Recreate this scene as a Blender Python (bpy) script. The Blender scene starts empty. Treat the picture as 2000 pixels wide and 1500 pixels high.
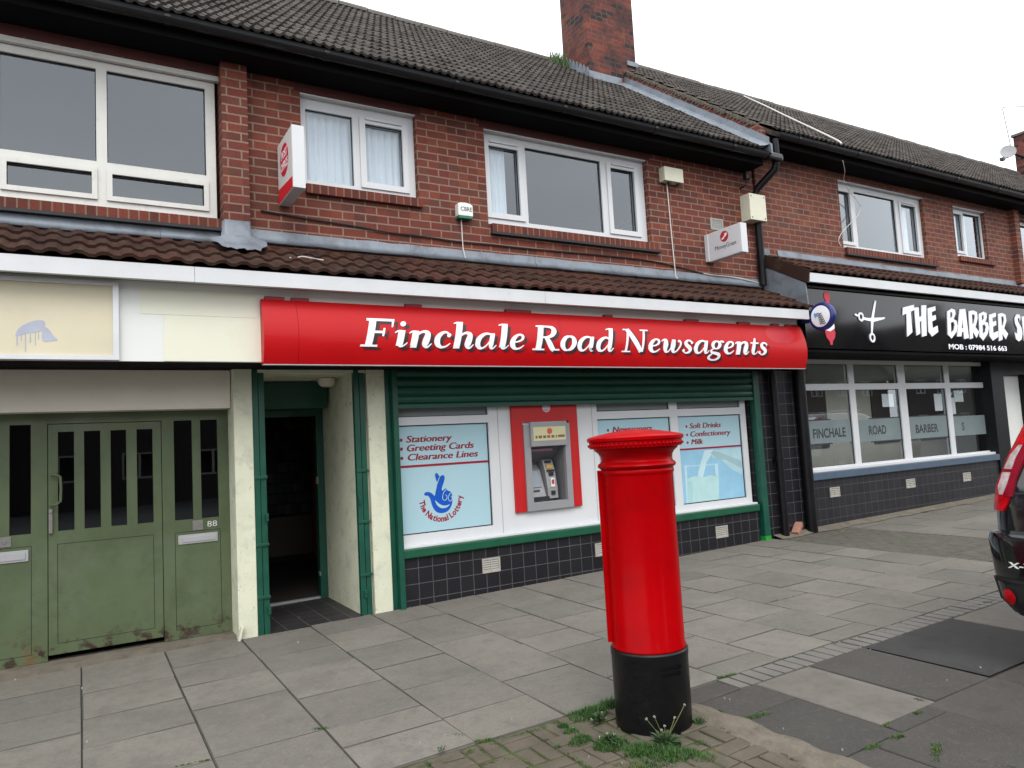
import bpy, bmesh, math, random
from mathutils import Vector, Matrix
random.seed(7)
C = bpy.context.scene.collection
sc = bpy.context.scene
PI = math.pi

# ---------------------------------------------------------------- camera
YAW, PITCH, ROLL, FPX = 0.537063, 0.081447, 0.054869, 1425.0
CAM = Vector((0.0, -6.85, 1.6))
_cy, _sy = math.cos(YAW), math.sin(YAW)
FW = Vector((_sy*math.cos(PITCH), _cy*math.cos(PITCH), math.sin(PITCH)))
_r = Vector((_cy, -_sy, 0)); _d = -(_r.cross(FW))
RT = _r*math.cos(ROLL) + _d*math.sin(ROLL)
DN = _d*math.cos(ROLL) - _r*math.sin(ROLL)
cd = bpy.data.cameras.new('camera'); cam = bpy.data.objects.new('camera', cd); C.objects.link(cam)
M3 = Matrix((RT, -DN, -FW)).transposed()
cam.matrix_world = Matrix.Translation(CAM) @ M3.to_4x4()
cd.sensor_fit = 'HORIZONTAL'; cd.sensor_width = 36.0; cd.lens = FPX/2000.0*36.0
cd.clip_start = 0.05; cd.clip_end = 1000
sc.camera = cam
def at(px, py, Y):                       # a point of the photo on the vertical plane y = Y
    v = FW + RT*((px-1000)/FPX) + DN*((py-750)/FPX)
    return CAM + v*((Y+6.85)/v.y)

# ---------------------------------------------------------------- world, sun, exposure
w = bpy.data.worlds.new('World'); sc.world = w; w.use_nodes = True
nt = w.node_tree; nt.nodes.clear()
SUN_EL, SUN_AZ = math.radians(48), math.radians(200)
sky = nt.nodes.new('ShaderNodeTexSky'); sky.sky_type = 'NISHITA'; sky.sun_disc = False
sky.sun_elevation = SUN_EL; sky.sun_rotation = SUN_AZ
hs = nt.nodes.new('ShaderNodeHueSaturation'); hs.inputs['Saturation'].default_value = 0.25
nt.links.new(sky.outputs[0], hs.inputs['Color'])
tcw = nt.nodes.new('ShaderNodeTexCoord'); mpw = nt.nodes.new('ShaderNodeMapping')
mpw.inputs['Scale'].default_value = (1, 1, 2.5)
nw = nt.nodes.new('ShaderNodeTexNoise'); nw.inputs['Scale'].default_value = 2.2; nw.inputs['Detail'].default_value = 3
nt.links.new(tcw.outputs['Generated'], mpw.inputs[0]); nt.links.new(mpw.outputs[0], nw.inputs['Vector'])
rw = nt.nodes.new('ShaderNodeValToRGB')
rw.color_ramp.elements[0].position = .2; rw.color_ramp.elements[0].color = (8.8, 9.2, 9.8, 1)
rw.color_ramp.elements[1].position = .85; rw.color_ramp.elements[1].color = (12.0, 12.2, 12.5, 1)
nt.links.new(nw.outputs[0], rw.inputs[0])
mx = nt.nodes.new('ShaderNodeMixRGB'); mx.inputs[0].default_value = 0.85
nt.links.new(hs.outputs[0], mx.inputs[1]); nt.links.new(rw.outputs[0], mx.inputs[2])
bg = nt.nodes.new('ShaderNodeBackground'); bg.inputs['Strength'].default_value = 0.12
nt.links.new(mx.outputs[0], bg.inputs[0])
wo = nt.nodes.new('ShaderNodeOutputWorld'); nt.links.new(bg.outputs[0], wo.inputs[0])
sl = bpy.data.lights.new('sun', 'SUN'); sl.energy = 1.15; sl.angle = math.radians(30); sl.color = (1, .97, .93)
so = bpy.data.objects.new('sun', sl); C.objects.link(so)
sdir = Vector((math.sin(SUN_AZ)*math.cos(SUN_EL), math.cos(SUN_AZ)*math.cos(SUN_EL), math.sin(SUN_EL)))
so.rotation_euler = sdir.to_track_quat('Z', 'Y').to_euler(); so.location = (0, -10, 30)
sc.view_settings.view_transform = 'Standard'; sc.view_settings.look = 'None'
sc.view_settings.exposure = 0.82; sc.view_settings.gamma = 1.0

# ---------------------------------------------------------------- materials
def _new(name):
    m = bpy.data.materials.new(name); m.use_nodes = True
    n = m.node_tree.nodes; n.clear()
    o = n.new('ShaderNodeOutputMaterial'); p = n.new('ShaderNodeBsdfPrincipled')
    m.node_tree.links.new(p.outputs[0], o.inputs[0])
    return m, n, m.node_tree.links, p
def _noise(n, l, vec, scale, detail=4, rough=.55):
    t = n.new('ShaderNodeTexNoise'); t.inputs['Scale'].default_value = scale
    t.inputs['Detail'].default_value = detail; t.inputs['Roughness'].default_value = rough
    l.new(vec, t.inputs['Vector']); return t.outputs[0]
def _ramp(n, l, src, p0, p1, c0=(0,0,0,1), c1=(1,1,1,1)):
    r = n.new('ShaderNodeValToRGB'); r.color_ramp.elements[0].position = p0; r.color_ramp.elements[1].position = p1
    r.color_ramp.elements[0].color = c0; r.color_ramp.elements[1].color = c1
    l.new(src, r.inputs[0]); return r.outputs[0]
def _mix(n, l, fac, a, b, mode='MIX'):
    m = n.new('ShaderNodeMixRGB'); m.blend_type = mode
    for i, s in enumerate((fac, a, b)):
        if hasattr(s, 'is_output'): l.new(s, m.inputs[i])
        elif i == 0: m.inputs[0].default_value = s
        else: m.inputs[i].default_value = (*s[:3], 1)
    return m.outputs[0]
def _math(n, l, op, a, b=0.0):
    m = n.new('ShaderNodeMath'); m.operation = op
    for i, s in enumerate((a, b)):
        if hasattr(s, 'is_output'): l.new(s, m.inputs[i])
        else: m.inputs[i].default_value = s
    return m.outputs[0]
def _bump(n, l, h, p, strength, dist=.005):
    b = n.new('ShaderNodeBump'); b.inputs['Strength'].default_value = strength; b.inputs['Distance'].default_value = dist
    l.new(h, b.inputs['Height']); l.new(b.outputs[0], p.inputs['Normal'])
def sc255(r, g, b):
    f = lambda c: (c/12.92 if c <= .04045 else ((c+.055)/1.055)**2.4)
    return tuple(f(x/255.) for x in (r, g, b))
def pmat(name, col, rough=.6, var=.15, nscale=6, metal=0., bump=0., bscale=80, spec=.5, stains=(), coat=0., speck=None):
    """principled with noise variation; stains = [(colour, noise scale, threshold lo, hi, z_top or None, strength)]"""
    m, n, l, p = _new(name)
    tc = n.new('ShaderNodeTexCoord'); vec = tc.outputs['Object']
    big = _noise(n, l, vec, nscale, 6, .6)
    c = _mix(n, l, _ramp(n, l, big, .3, .7), tuple(x*(1-var) for x in col), tuple(min(1, x*(1+var)) for x in col))
    for (sc_, s_, lo, hi, zt, st) in stains:
        k = _ramp(n, l, _noise(n, l, vec, s_, 7, .65), lo, hi)
        if zt is not None:
            sep = n.new('ShaderNodeSeparateXYZ'); l.new(vec, sep.inputs[0])
            z0, z1 = zt
            mr = n.new('ShaderNodeMapRange'); mr.inputs['From Min'].default_value = z0; mr.inputs['From Max'].default_value = z1
            l.new(sep.outputs['Z'], mr.inputs['Value']); k = _math(n, l, 'MULTIPLY', k, mr.outputs[0])
        c = _mix(n, l, _math(n, l, 'MULTIPLY', k, st), c, sc_)
    if speck:
        k = _ramp(n, l, _noise(n, l, vec, speck[1], 2, .5), speck[2], speck[2]+.03)
        c = _mix(n, l, k, c, speck[0])
    l.new(c, p.inputs['Base Color'])
    rr = n.new('ShaderNodeMapRange'); rr.inputs['To Min'].default_value = max(.02, rough*.8); rr.inputs['To Max'].default_value = min(1, rough*1.25)
    l.new(big, rr.inputs['Value']); l.new(rr.outputs[0], p.inputs['Roughness'])
    p.inputs['Metallic'].default_value = metal; p.inputs['Specular IOR Level'].default_value = spec
    p.inputs['Coat Weight'].default_value = coat; p.inputs['Coat Roughness'].default_value = .06
    if bump: _bump(n, l, _noise(n, l, vec, bscale, 5, .6), p, bump)
    return m
def brick_mat(name, c1, c2, mortar, bw, bh, ms, offset=.5, rough=.85, bumps=.6, soot=None, vmap=(0, 0), flip=False, spec=.3, mvar=.25, pal=None):
    m, n, l, p = _new(name)
    tc = n.new('ShaderNodeTexCoord'); sep = n.new('ShaderNodeSeparateXYZ'); l.new(tc.outputs['Object'], sep.inputs[0])
    if flip == 'floor': u, v = sep.outputs['X'], sep.outputs['Y']
    else: u, v = _math(n, l, 'ADD', sep.outputs['X'], sep.outputs['Y']), sep.outputs['Z']
    u = _math(n, l, 'ADD', u, vmap[0]); v = _math(n, l, 'ADD', v, vmap[1])
    cb = n.new('ShaderNodeCombineXYZ'); l.new(u, cb.inputs[0]); l.new(v, cb.inputs[1])
    wob = n.new('ShaderNodeTexNoise'); wob.inputs['Scale'].default_value = 9; l.new(tc.outputs['Object'], wob.inputs['Vector'])
    vm = n.new('ShaderNodeVectorMath'); vm.operation = 'MULTIPLY_ADD'; l.new(wob.outputs['Color'], vm.inputs[0])
    vm.inputs[1].default_value = (ms*.55,)*3; l.new(cb.outputs[0], vm.inputs[2])
    b = n.new('ShaderNodeTexBrick'); b.offset = offset; b.inputs['Scale'].default_value = 1
    b.inputs['Brick Width'].default_value = bw; b.inputs['Row Height'].default_value = bh
    b.inputs['Mortar Size'].default_value = ms; b.inputs['Mortar Smooth'].default_value = .25
    b.inputs['Color1'].default_value = (*c1, 1); b.inputs['Color2'].default_value = (*c2, 1); b.inputs['Mortar'].default_value = (*mortar, 1)
    b.inputs['Bias'].default_value = -.1
    l.new(vm.outputs[0], b.inputs['Vector'])
    f = _noise(n, l, tc.outputs['Object'], 45, 6, .65)
    bc = b.outputs['Color']
    if pal:
        row = _math(n, l, 'FLOOR', _math(n, l, 'DIVIDE', v, bh)); odd = _math(n, l, 'MULTIPLY', _math(n, l, 'MODULO', _math(n, l, 'ADD', row, 1000), 2), offset*bw)
        col = _math(n, l, 'FLOOR', _math(n, l, 'DIVIDE', _math(n, l, 'ADD', u, odd), bw))
        cc = n.new('ShaderNodeCombineXYZ'); l.new(row, cc.inputs[0]); l.new(col, cc.inputs[1])
        wn = n.new('ShaderNodeTexWhiteNoise'); wn.noise_dimensions = '2D'; l.new(cc.outputs[0], wn.inputs['Vector'])
        rp = n.new('ShaderNodeValToRGB'); rp.color_ramp.interpolation = 'CONSTANT'; e = rp.color_ramp.elements
        while len(e) < len(pal): e.new(.5)
        for i_, c_ in enumerate(pal): e[i_].position = i_/len(pal); e[i_].color = (*c_, 1)
        l.new(wn.outputs['Value'], rp.inputs[0])
        bc = _mix(n, l, b.outputs['Fac'], rp.outputs[0], mortar)
    c = _mix(n, l, 1, bc, _ramp(n, l, f, .25, .8, (1-mvar,)*3+(1,), (1+mvar*.7,)*3+(1,)), 'MULTIPLY')
    g = _noise(n, l, tc.outputs['Object'], 1.6, 5, .6)
    c = _mix(n, l, 1, c, _ramp(n, l, g, .3, .75, (.78, .78, .8, 1), (1.15, 1.1, 1.08, 1)), 'MULTIPLY')
    if soot:
        k = _ramp(n, l, _noise(n, l, tc.outputs['Object'], soot[1], 6, .7), soot[2], soot[3])
        c = _mix(n, l, _math(n, l, 'MULTIPLY', k, soot[4]), c, soot[0])
    l.new(c, p.inputs['Base Color']); p.inputs['Roughness'].default_value = rough; p.inputs['Specular IOR Level'].default_value = spec
    inv = _math(n, l, 'SUBTRACT', 1.0, b.outputs['Fac'])
    h = _math(n, l, 'ADD', _math(n, l, 'MULTIPLY', inv, 1.0), _math(n, l, 'MULTIPLY', f, .35))
    _bump(n, l, h, p, bumps, .008)
    return m
def glass_mat(name, tint=(.8, .84, .86), refl=1.0, rough=.0):
    m = bpy.data.materials.new(name); m.use_nodes = True; n = m.node_tree.nodes; l = m.node_tree.links; n.clear()
    o = n.new('ShaderNodeOutputMaterial'); t = n.new('ShaderNodeBsdfTransparent'); t.inputs[0].default_value = (*tint, 1)
    g = n.new('ShaderNodeBsdfGlossy'); g.inputs['Roughness'].default_value = rough; g.inputs[0].default_value = (.90, .96, 1, 1)
    fr = n.new('ShaderNodeFresnel'); fr.inputs['IOR'].default_value = 1.5
    tc = n.new('ShaderNodeTexCoord'); nz = _noise(n, l, tc.outputs['Object'], 1.1, 2)
    bp = n.new('ShaderNodeBump'); bp.inputs['Strength'].default_value = .008; bp.inputs['Distance'].default_value = .02
    l.new(nz, bp.inputs['Height']); l.new(bp.outputs[0], g.inputs['Normal'])
    k = _math(n, l, 'MINIMUM', _math(n, l, 'MULTIPLY', fr.outputs[0], 2.8*refl), 1.0)
    ge_ = n.new('ShaderNodeNewGeometry'); k = _math(n, l, 'MULTIPLY', k, _math(n, l, 'SUBTRACT', 1.0, ge_.outputs['Backfacing']))
    fr.inputs['IOR'].default_value = 1.5
    mx_ = n.new('ShaderNodeMixShader'); l.new(k, mx_.inputs[0]); l.new(t.outputs[0], mx_.inputs[1]); l.new(g.outputs[0], mx_.inputs[2])
    l.new(mx_.outputs[0], o.inputs[0]); return m

PAL = [tuple(x*1.1 for x in c_) for c_ in [(.150, .036, .022), (.125, .030, .021), (.185, .052, .028), (.100, .030, .022), (.140, .033, .022), (.078, .026, .022), (.165, .042, .024), (.115, .040, .028), (.130, .030, .022), (.092, .036, .028)]]
_m = [sum(c_[i] for c_ in PAL)/len(PAL) for i in range(3)]
PAL = [tuple(.68*x+.34*_m[i] for i, x in enumerate(c_)) for c_ in PAL]
PALB = [(c[0]*1.02+.004, c[1]*1.18+.004, c[2]*1.15+.003) for c in PAL]
PALC = [(c[0]*1.15, c[1]*1.05, c[2]*1.05) for c in PAL]+[(.03, .02, .02), (.045, .026, .024)]
MORT = (.25, .165, .12)
M = {}
M['brick'] = brick_mat('brick', (.150, .034, .022), (.090, .023, .017), MORT, .2375, .0835, .0085, pal=PAL, soot=((.05, .035, .03), .8, .5, .75, .45))
M['brick_b'] = brick_mat('brick_b', (.145, .040, .027), (.095, .029, .022), (.23, .15, .115), .2375, .0835, .0085, pal=PALB, vmap=(.1, .03))
M['brick_ch'] = brick_mat('brick_ch', (.170, .042, .030), (.075, .024, .020), (.13, .085, .068), .2375, .0835, .008, pal=PALC, soot=((.018, .016, .017), 3.2, .42, .66, .85))
M['soldier'] = brick_mat('soldier', (.165, .040, .024), (.085, .024, .018), (.20, .12, .085), .0785, .6, .008, offset=0, vmap=(0, .2))
M['tile_black'] = brick_mat('tile_black', (.016, .016, .0195), (.011, .011, .0145), (.085, .085, .085), .1524, .1524, .0042, offset=0, rough=.36, bumps=.25, vmap=(.02, -.068), spec=.28, mvar=.35)
M['tile_black_b'] = brick_mat('tile_black_b', (.021, .021, .0245), (.015, .015, .0185), (.060, .060, .063), .1524, .1524, .0036, offset=0, rough=.40, bumps=.25, vmap=(.05, .065), spec=.30, mvar=.3)
M['floor_tile'] = brick_mat('floor_tile', (.030, .028, .030), (.022, .021, .023), (.075, .07, .065), .2, .2, .006, offset=0, rough=.5, bumps=.3, flip='floor')
WHITE = (.565, .575, .585)
M['upvc'] = pmat('upvc', WHITE, .35, .03, 2)
M['upvc_old'] = pmat('upvc_old', (.57, .565, .53), .45, .06, 3, stains=[((.30, .27, .2), 9, .58, .8, None, .5)])
M['white_wood'] = pmat('white_wood', (.56, .57, .58), .5, .05, 3, stains=[((.22, .21, .19), 14, .66, .78, None, .6), ((.45, .44, .42), 2.2, .55, .8, None, .4)])
M['panel_white'] = pmat('panel_white', (.66, .67, .64), .45, .04, 1.5, stains=[((.45, .44, .38), 3, .55, .85, None, .35)])
M['panel_yellow'] = pmat('panel_yellow', (.66, .655, .535), .5, .03, 2, stains=[((.5, .48, .36), 4, .55, .8, None, .3)])
M['panel_cream'] = pmat('panel_cream', (.56, .51, .37), .55, .05, 2, stains=[((.42, .38, .27), 5, .55, .8, None, .35)])
M['alu'] = pmat('alu', (.60, .61, .63), .4, .04, 4, metal=.3)
M['graffiti'] = pmat('graffiti', (.36, .38, .46), .5, .1, 8)
M['render_cream'] = pmat('render_cream', (.57, .575, .44), .85, .07, 4, bump=.55, bscale=30, stains=[((.28, .28, .23), 5, .52, .72, None, .6), ((.20, .20, .18), 16, .60, .68, None, .6), ((.10, .10, .09), 26, .63, .72, (.9, .0), .8)])
M['render_pink'] = pmat('render_pink', (.64, .595, .51), .85, .05, 3, bump=.3, bscale=30, stains=[((.3, .28, .24), 3, .55, .8, None, .3)])
GREEN = (.003, .060, .036)
M['green_paint'] = pmat('green_paint', GREEN, .38, .22, 5, bump=.15, bscale=20, stains=[((.12, .2, .16), 60, .70, .73, None, .9), ((.09, .05, .02), 20, .70, .76, (.5, .0), .8)])
M['green_sill'] = pmat('green_sill', (.004, .072, .034), .4, .15, 6, bump=.2, bscale=15, stains=[((.25, .32, .28), 50, .72, .75, None, .9)])
M['green_bright'] = pmat('green_bright', (.012, .26, .03), .4, .1, 6)
M['green_shutter'] = pmat('green_shutter', (.005, .058, .037), .42, .15, 4, stains=[((.15, .2, .18), 70, .74, .76, None, .8)])
OLIVE = (.072, .097, .045)
M['olive'] = pmat('olive', OLIVE, .45, .14, 1.7, bump=.12, bscale=12, stains=[((.030, .013, .008), 7, .52, .60, (.22, .06), 1.3), ((.13, .065, .025), 5, .56, .66, (.26, .04), 1.1), ((.018, .040, .018), 11, .62, .7, (.9, .2), .8), ((.18, .22, .16), 30, .73, .75, (1.2, .1), .8), ((.028, .034, .017), 3.5, .54, .78, None, .5), ((.115, .14, .095), 1.4, .48, .75, None, .6), ((.035, .05, .022), 2.6, .5, .72, None, .5)])
M['dark_gap'] = pmat('dark_gap', (.008, .010, .007), .9, .1)
M['sign_red'] = pmat('sign_red', (.43, .0008, .003), .42, .05, 2, spec=.25, coat=.08)
M['sign_red_dark'] = pmat('sign_red_dark', (.20, .006, .010), .5, .1, 10)
M['letter_white'] = pmat('letter_white', (.78, .79, .82), .45, .02, 3)
M['letter_shadow'] = pmat('letter_shadow', (.028, .006, .009), .5, .05, 3)
M['box_red'] = pmat('box_red', (.33, .0001, .0015), .28, .07, 3, spec=.05, coat=.03, stains=[((.16, .001, .003), 4, .5, .75, None, .5), ((.05, .001, .002), 28, .68, .74, None, .5)])
M['box_black'] = pmat('box_black', (.004, .004, .0045), .34, .2, 6, bump=.7, bscale=26, spec=.28, stains=[((.03, .03, .03), 22, .66, .74, None, .7)])
M['black_paint'] = pmat('black_paint', (.005, .005, .006), .4, .2, 5, bump=.1, bscale=15, spec=.22)
M['gutter'] = pmat('gutter', (.0045, .005, .0065), .30, .2, 4, spec=.5, stains=[((.02, .02, .02), 9, .6, .75, None, .5)])
M['soffit'] = pmat('soffit', (.004, .0035, .004), .8, .2, 3, spec=.1)
M['lead'] = pmat('lead', (.18, .205, .235), .55, .16, 5, metal=.15, bump=.5, bscale=9, stains=[((.07, .075, .085), 4, .5, .72, None, .75), ((.30, .33, .36), 7, .6, .8, None, .6)])
M['slate_edge'] = pmat('slate_edge', (.018, .018, .020), .7, .2, 8)
RC = (.060, .045, .038)
M['roof1'] = pmat('roof1', (0.058, 0.050, 0.044), .9, .3, 9, bump=.5, bscale=50, spec=.15, stains=[((.11, .10, .082), 14, .56, .7, None, .6), ((.02, .018, .017), 6, .5, .7, None, .6)])
M['roof2'] = pmat('roof2', (0.045, 0.039, 0.035), .9, .3, 9, bump=.5, bscale=50, spec=.15, stains=[((.10, .09, .07), 14, .58, .7, None, .6)])
M['roof3'] = pmat('roof3', (0.068, 0.059, 0.052), .9, .3, 9, bump=.5, bscale=50, spec=.15, stains=[((.12, .11, .09), 12, .54, .7, None, .6)])
M['ridge'] = pmat('ridge', (.095, .085, .075), .9, .25, 6, bump=.5, bscale=40, stains=[((.08, .085, .04), 5, .55, .7, None, .6)])
M['can1'] = pmat('can1', (.044, .0195, .0135), .8, .25, 6, bump=.4, bscale=60, spec=.2, stains=[((.062, .048, .028), 5, .52, .68, None, .7), ((.45, .42, .38), 38, .735, .75, None, .8)])
M['can2'] = pmat('can2', (.036, .0165, .012), .8, .25, 6, bump=.4, bscale=60, spec=.2, stains=[((.055, .042, .026), 6, .55, .7, None, .6), ((.45, .42, .38), 38, .74, .75, None, .8)])
M['can3'] = pmat('can3', (.052, .021, .0145), .8, .2, 6, bump=.4, bscale=60, spec=.2)
M['black_sign'] = pmat('black_sign', (.004, .004, .005), .07, .1, 3, spec=.45)
M['barber_white'] = pmat('barber_white', (.80, .80, .84), .4, .02, 3)
M['barber_red'] = pmat('barber_red', (.50, .012, .03), .4, .05, 3)
M['blue_sill'] = pmat('blue_sill', (.055, .085, .125), .5, .12, 6, bump=.1, bscale=12, stains=[((.3, .33, .36), 25, .7, .74, None, .6)])
M['blue_rim'] = pmat('blue_rim', (.010, .014, .13), .3, .1, 4)
M['vent'] = pmat('vent', (.30, .29, .255), .75, .12, 20)
M['vent_dark'] = pmat('vent_dark', (.03, .03, .03), .9, .1)
M['poster'] = pmat('poster', (.35, .52, .58), .25, .02, 1)
M['poster_line'] = pmat('poster_line', (.27, .006, .02), .35, .03, 3)
M['logo_blue'] = pmat('logo_blue', (.003, .075, .42), .35, .03, 3)
M['poster_text'] = pmat('poster_text', (.22, .010, .022), .35, .03, 3)
M['gasket'] = pmat('gasket', (.012, .012, .013), .6, .05)
M['glass'] = glass_mat('glass', (.86, .89, .91))
M['glass_dark'] = glass_mat('glass_dark', (.42, .44, .45), .7)
M['glass_shop'] = glass_mat('glass_shop', (.90, .92, .92), .8)
M['frost'] = pmat('frost', (.16, .20, .205), .3, .10, 3)
M['net'] = pmat('net', (.82, .84, .86), .9, .04, 4)
M['dark_curtain'] = pmat('dark_curtain', (.03, .03, .035), .9, .3, 12)
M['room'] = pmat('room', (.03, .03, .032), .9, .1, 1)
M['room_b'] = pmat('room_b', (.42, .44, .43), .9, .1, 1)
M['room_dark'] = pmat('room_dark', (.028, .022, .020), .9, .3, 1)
M['grey_metal'] = pmat('grey_metal', (.36, .36, .37), .45, .05, 4, metal=.2)
M['atm_grey'] = pmat('atm_grey', (.27, .27, .28), .4, .05, 4, metal=.15)
M['atm_mid'] = pmat('atm_mid', (.15, .15, .157), .45, .06, 5)
M['atm_dark'] = pmat('atm_dark', (.02, .02, .022), .4, .1)
M['atm_red'] = pmat('atm_red', (.42, .006, .006), .4, .05, 3, stains=[((.62, .45, .42), 60, .73, .75, None, .9)])
M['atm_cream'] = pmat('atm_cream', (.50, .48, .28), .4, .03)
M['atm_screen'] = pmat('atm_screen', (.20, .23, .26), .12, .05)
M['atm_yellow'] = pmat('atm_yellow', (.5, .30, .05), .4, .05)
M['pink'] = pmat('pink', (.45, .27, .34), .5, .03)
M['text_dark'] = pmat('text_dark', (.02, .02, .024), .5, .05)
M['text_red'] = pmat('text_red', (.42, .02, .03), .5, .05)
M['box_cream'] = pmat('box_cream', (.60, .585, .46), .5, .05, 5, stains=[((.3, .28, .2), 12, .6, .75, None, .4)])
M['alarm_white'] = pmat('alarm_white', (.70, .72, .68), .4, .03)
M['alarm_green'] = pmat('alarm_green', (.01, .14, .08), .4, .05)
M['cable'] = pmat('cable', (.012, .010, .010), .6, .1)
M['cable_white'] = pmat('cable_white', (.55, .52, .48), .6, .1)
M['paper'] = pmat('paper', (.62, .66, .68), .8, .02)
M['steel'] = pmat('steel', (.22, .21, .195), .4, .1, 20, metal=.4)
M['rust'] = pmat('rust', (.10, .04, .02), .9, .3, 20)
# ground
SL = []
for i, c in enumerate(((.150, .138, .117), (.136, .126, .108), (.160, .146, .123), (.142, .132, .112), (.166, .153, .130))):
    SL.append(pmat('flagstone_%s' % 'abcde'[i], c, .88, .10, 2.0, bump=.3, bscale=150, spec=.3,
        stains=[((.075, .070, .064), 1.6, .48, .80, None, .55), ((.085, .079, .072), 9, .48, .70, None, .45), ((.21, .197, .172), 30, .54, .72, None, .45), ((.085, .079, .070), 42, .52, .70, None, .45), ((.035, .032, .03), 17, .695, .71, None, .75), ((.24, .225, .20), 150, .52, .70, None, .45), ((.06, .055, .05), 170, .54, .72, None, .5), ((.11, .082, .075), 3.3, .58, .75, None, .35)]))
DS = []
for i, c in enumerate(((.055, .051, .045), (.048, .046, .041), (.062, .057, .050))):
    DS.append(pmat('dark_flag_%s' % 'abc'[i], c, .9, .12, 3, bump=.4, bscale=140, spec=.3,
        stains=[((.20, .19, .175), 12, .73, .745, None, .7), ((.042, .040, .037), 8, .48, .70, None, .5), ((.115, .108, .10), 28, .55, .74, None, .45), ((.15, .14, .125), 160, .52, .72, None, .5), ((.03, .029, .027), 190, .54, .72, None, .5), ((.038, .036, .034), 2, .5, .75, None, .45)]))
M['light_flag'] = pmat('light_flag', (.138, .125, .108), .9, .12, 3, bump=.3, bscale=140, spec=.3, stains=[((.08, .074, .066), 2.5, .5, .75, None, .55), ((.08, .074, .066), 11, .5, .7, None, .45), ((.22, .20, .17), 150, .58, .75, None, .4)])
M['asphalt'] = pmat('asphalt', (.040, .0385, .037), .9, .2, 5, bump=.7, bscale=160, spec=.3, stains=[((.075, .072, .07), 170, .58, .72, None, .5), ((.022, .021, .021), 3, .5, .7, None, .6), ((.07, .067, .063), 22, .56, .72, None, .4)])
M['road'] = pmat('road', (.05, .05, .05), .9, .15, 3, bump=.5, bscale=100)
M['joint'] = pmat('joint', (.034, .031, .024), .95, .3, 10)
M['concrete_rough'] = pmat('concrete_rough', (.138, .120, .095), .95, .18, 6, bump=1.0, bscale=24, spec=.2, stains=[((.065, .055, .04), 7, .52, .72, None, .65), ((.20, .17, .135), 60, .55, .7, None, .5)])
M['kerb'] = pmat('kerb', (.140, .132, .120), .9, .12, 4, bump=.3, bscale=120, spec=.3)
M['paver'] = pmat('paver', (.098, .084, .063), .95, .2, 7, bump=.7, bscale=110, spec=.2, stains=[((.22, .2, .165), 90, .64, .74, None, .5)])
M['paver_b'] = pmat('paver_b', (.092, .086, .072), .95, .2, 7, bump=.5, bscale=110, spec=.2, stains=[((.07, .085, .035), 3, .5, .7, None, .5)])
M['moss'] = pmat('moss', (.050, .052, .018), .95, .5, 14, bump=.9, bscale=90, stains=[((.035, .075, .012), 5, .48, .62, None, .8), ((.09, .075, .05), 9, .55, .7, None, .6)])
M['slab_edge'] = pmat('slab_edge', (.060, .055, .046), .95, .4, 9, stains=[((.030, .036, .014), 2.5, .52, .62, None, .7)])
M['grass'] = pmat('grass', (.028, .080, .010), .7, .45, 9)
M['grass_dry'] = pmat('grass_dry', (.085, .10, .026), .8, .4, 9)
M['weed'] = pmat('weed', (.030, .066, .020), .7, .35, 12)
M['seed'] = pmat('seed', (.30, .29, .25), .9, .15, 30)
M['car_black'] = pmat('car_black', (.004, .004, .006), .12, .05, 2, spec=.6, coat=.6)
M['car_trim'] = pmat('car_trim', (.012, .012, .013), .55, .1, 20)
M['car_glass'] = pmat('car_glass', (.008, .009, .010), .05, .05, 2, spec=.7)
M['lens_red'] = pmat('lens_red', (.40, .002, .006), .2, .45, 26, spec=.25, coat=.12)
M['lens_dark'] = pmat('lens_dark', (.20, .003, .014), .2, .1, 6, spec=.25, coat=.12)
M['lens_clear'] = pmat('lens_clear', (.40, .33, .33), .2, .35, 24, spec=.3, coat=.12)
M['chrome'] = pmat('chrome', (.7, .7, .72), .15, .02, 3, metal=1)
M['rubber'] = pmat('rubber', (.015, .015, .015), .8, .1)
M['plate'] = pmat('plate', (.6, .45, .02), .4, .03)
def emat(name, col, s):
    m = bpy.data.materials.new(name); m.use_nodes = True; n = m.node_tree.nodes; n.clear()
    e = n.new('ShaderNodeEmission'); e.inputs[0].default_value = (*col, 1); e.inputs[1].default_value = s
    o = n.new('ShaderNodeOutputMaterial'); m.node_tree.links.new(e.outputs[0], o.inputs[0]); return m
M['tube_lit'] = emat('tube_lit', (1, .93, .8), 2.0)

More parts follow.
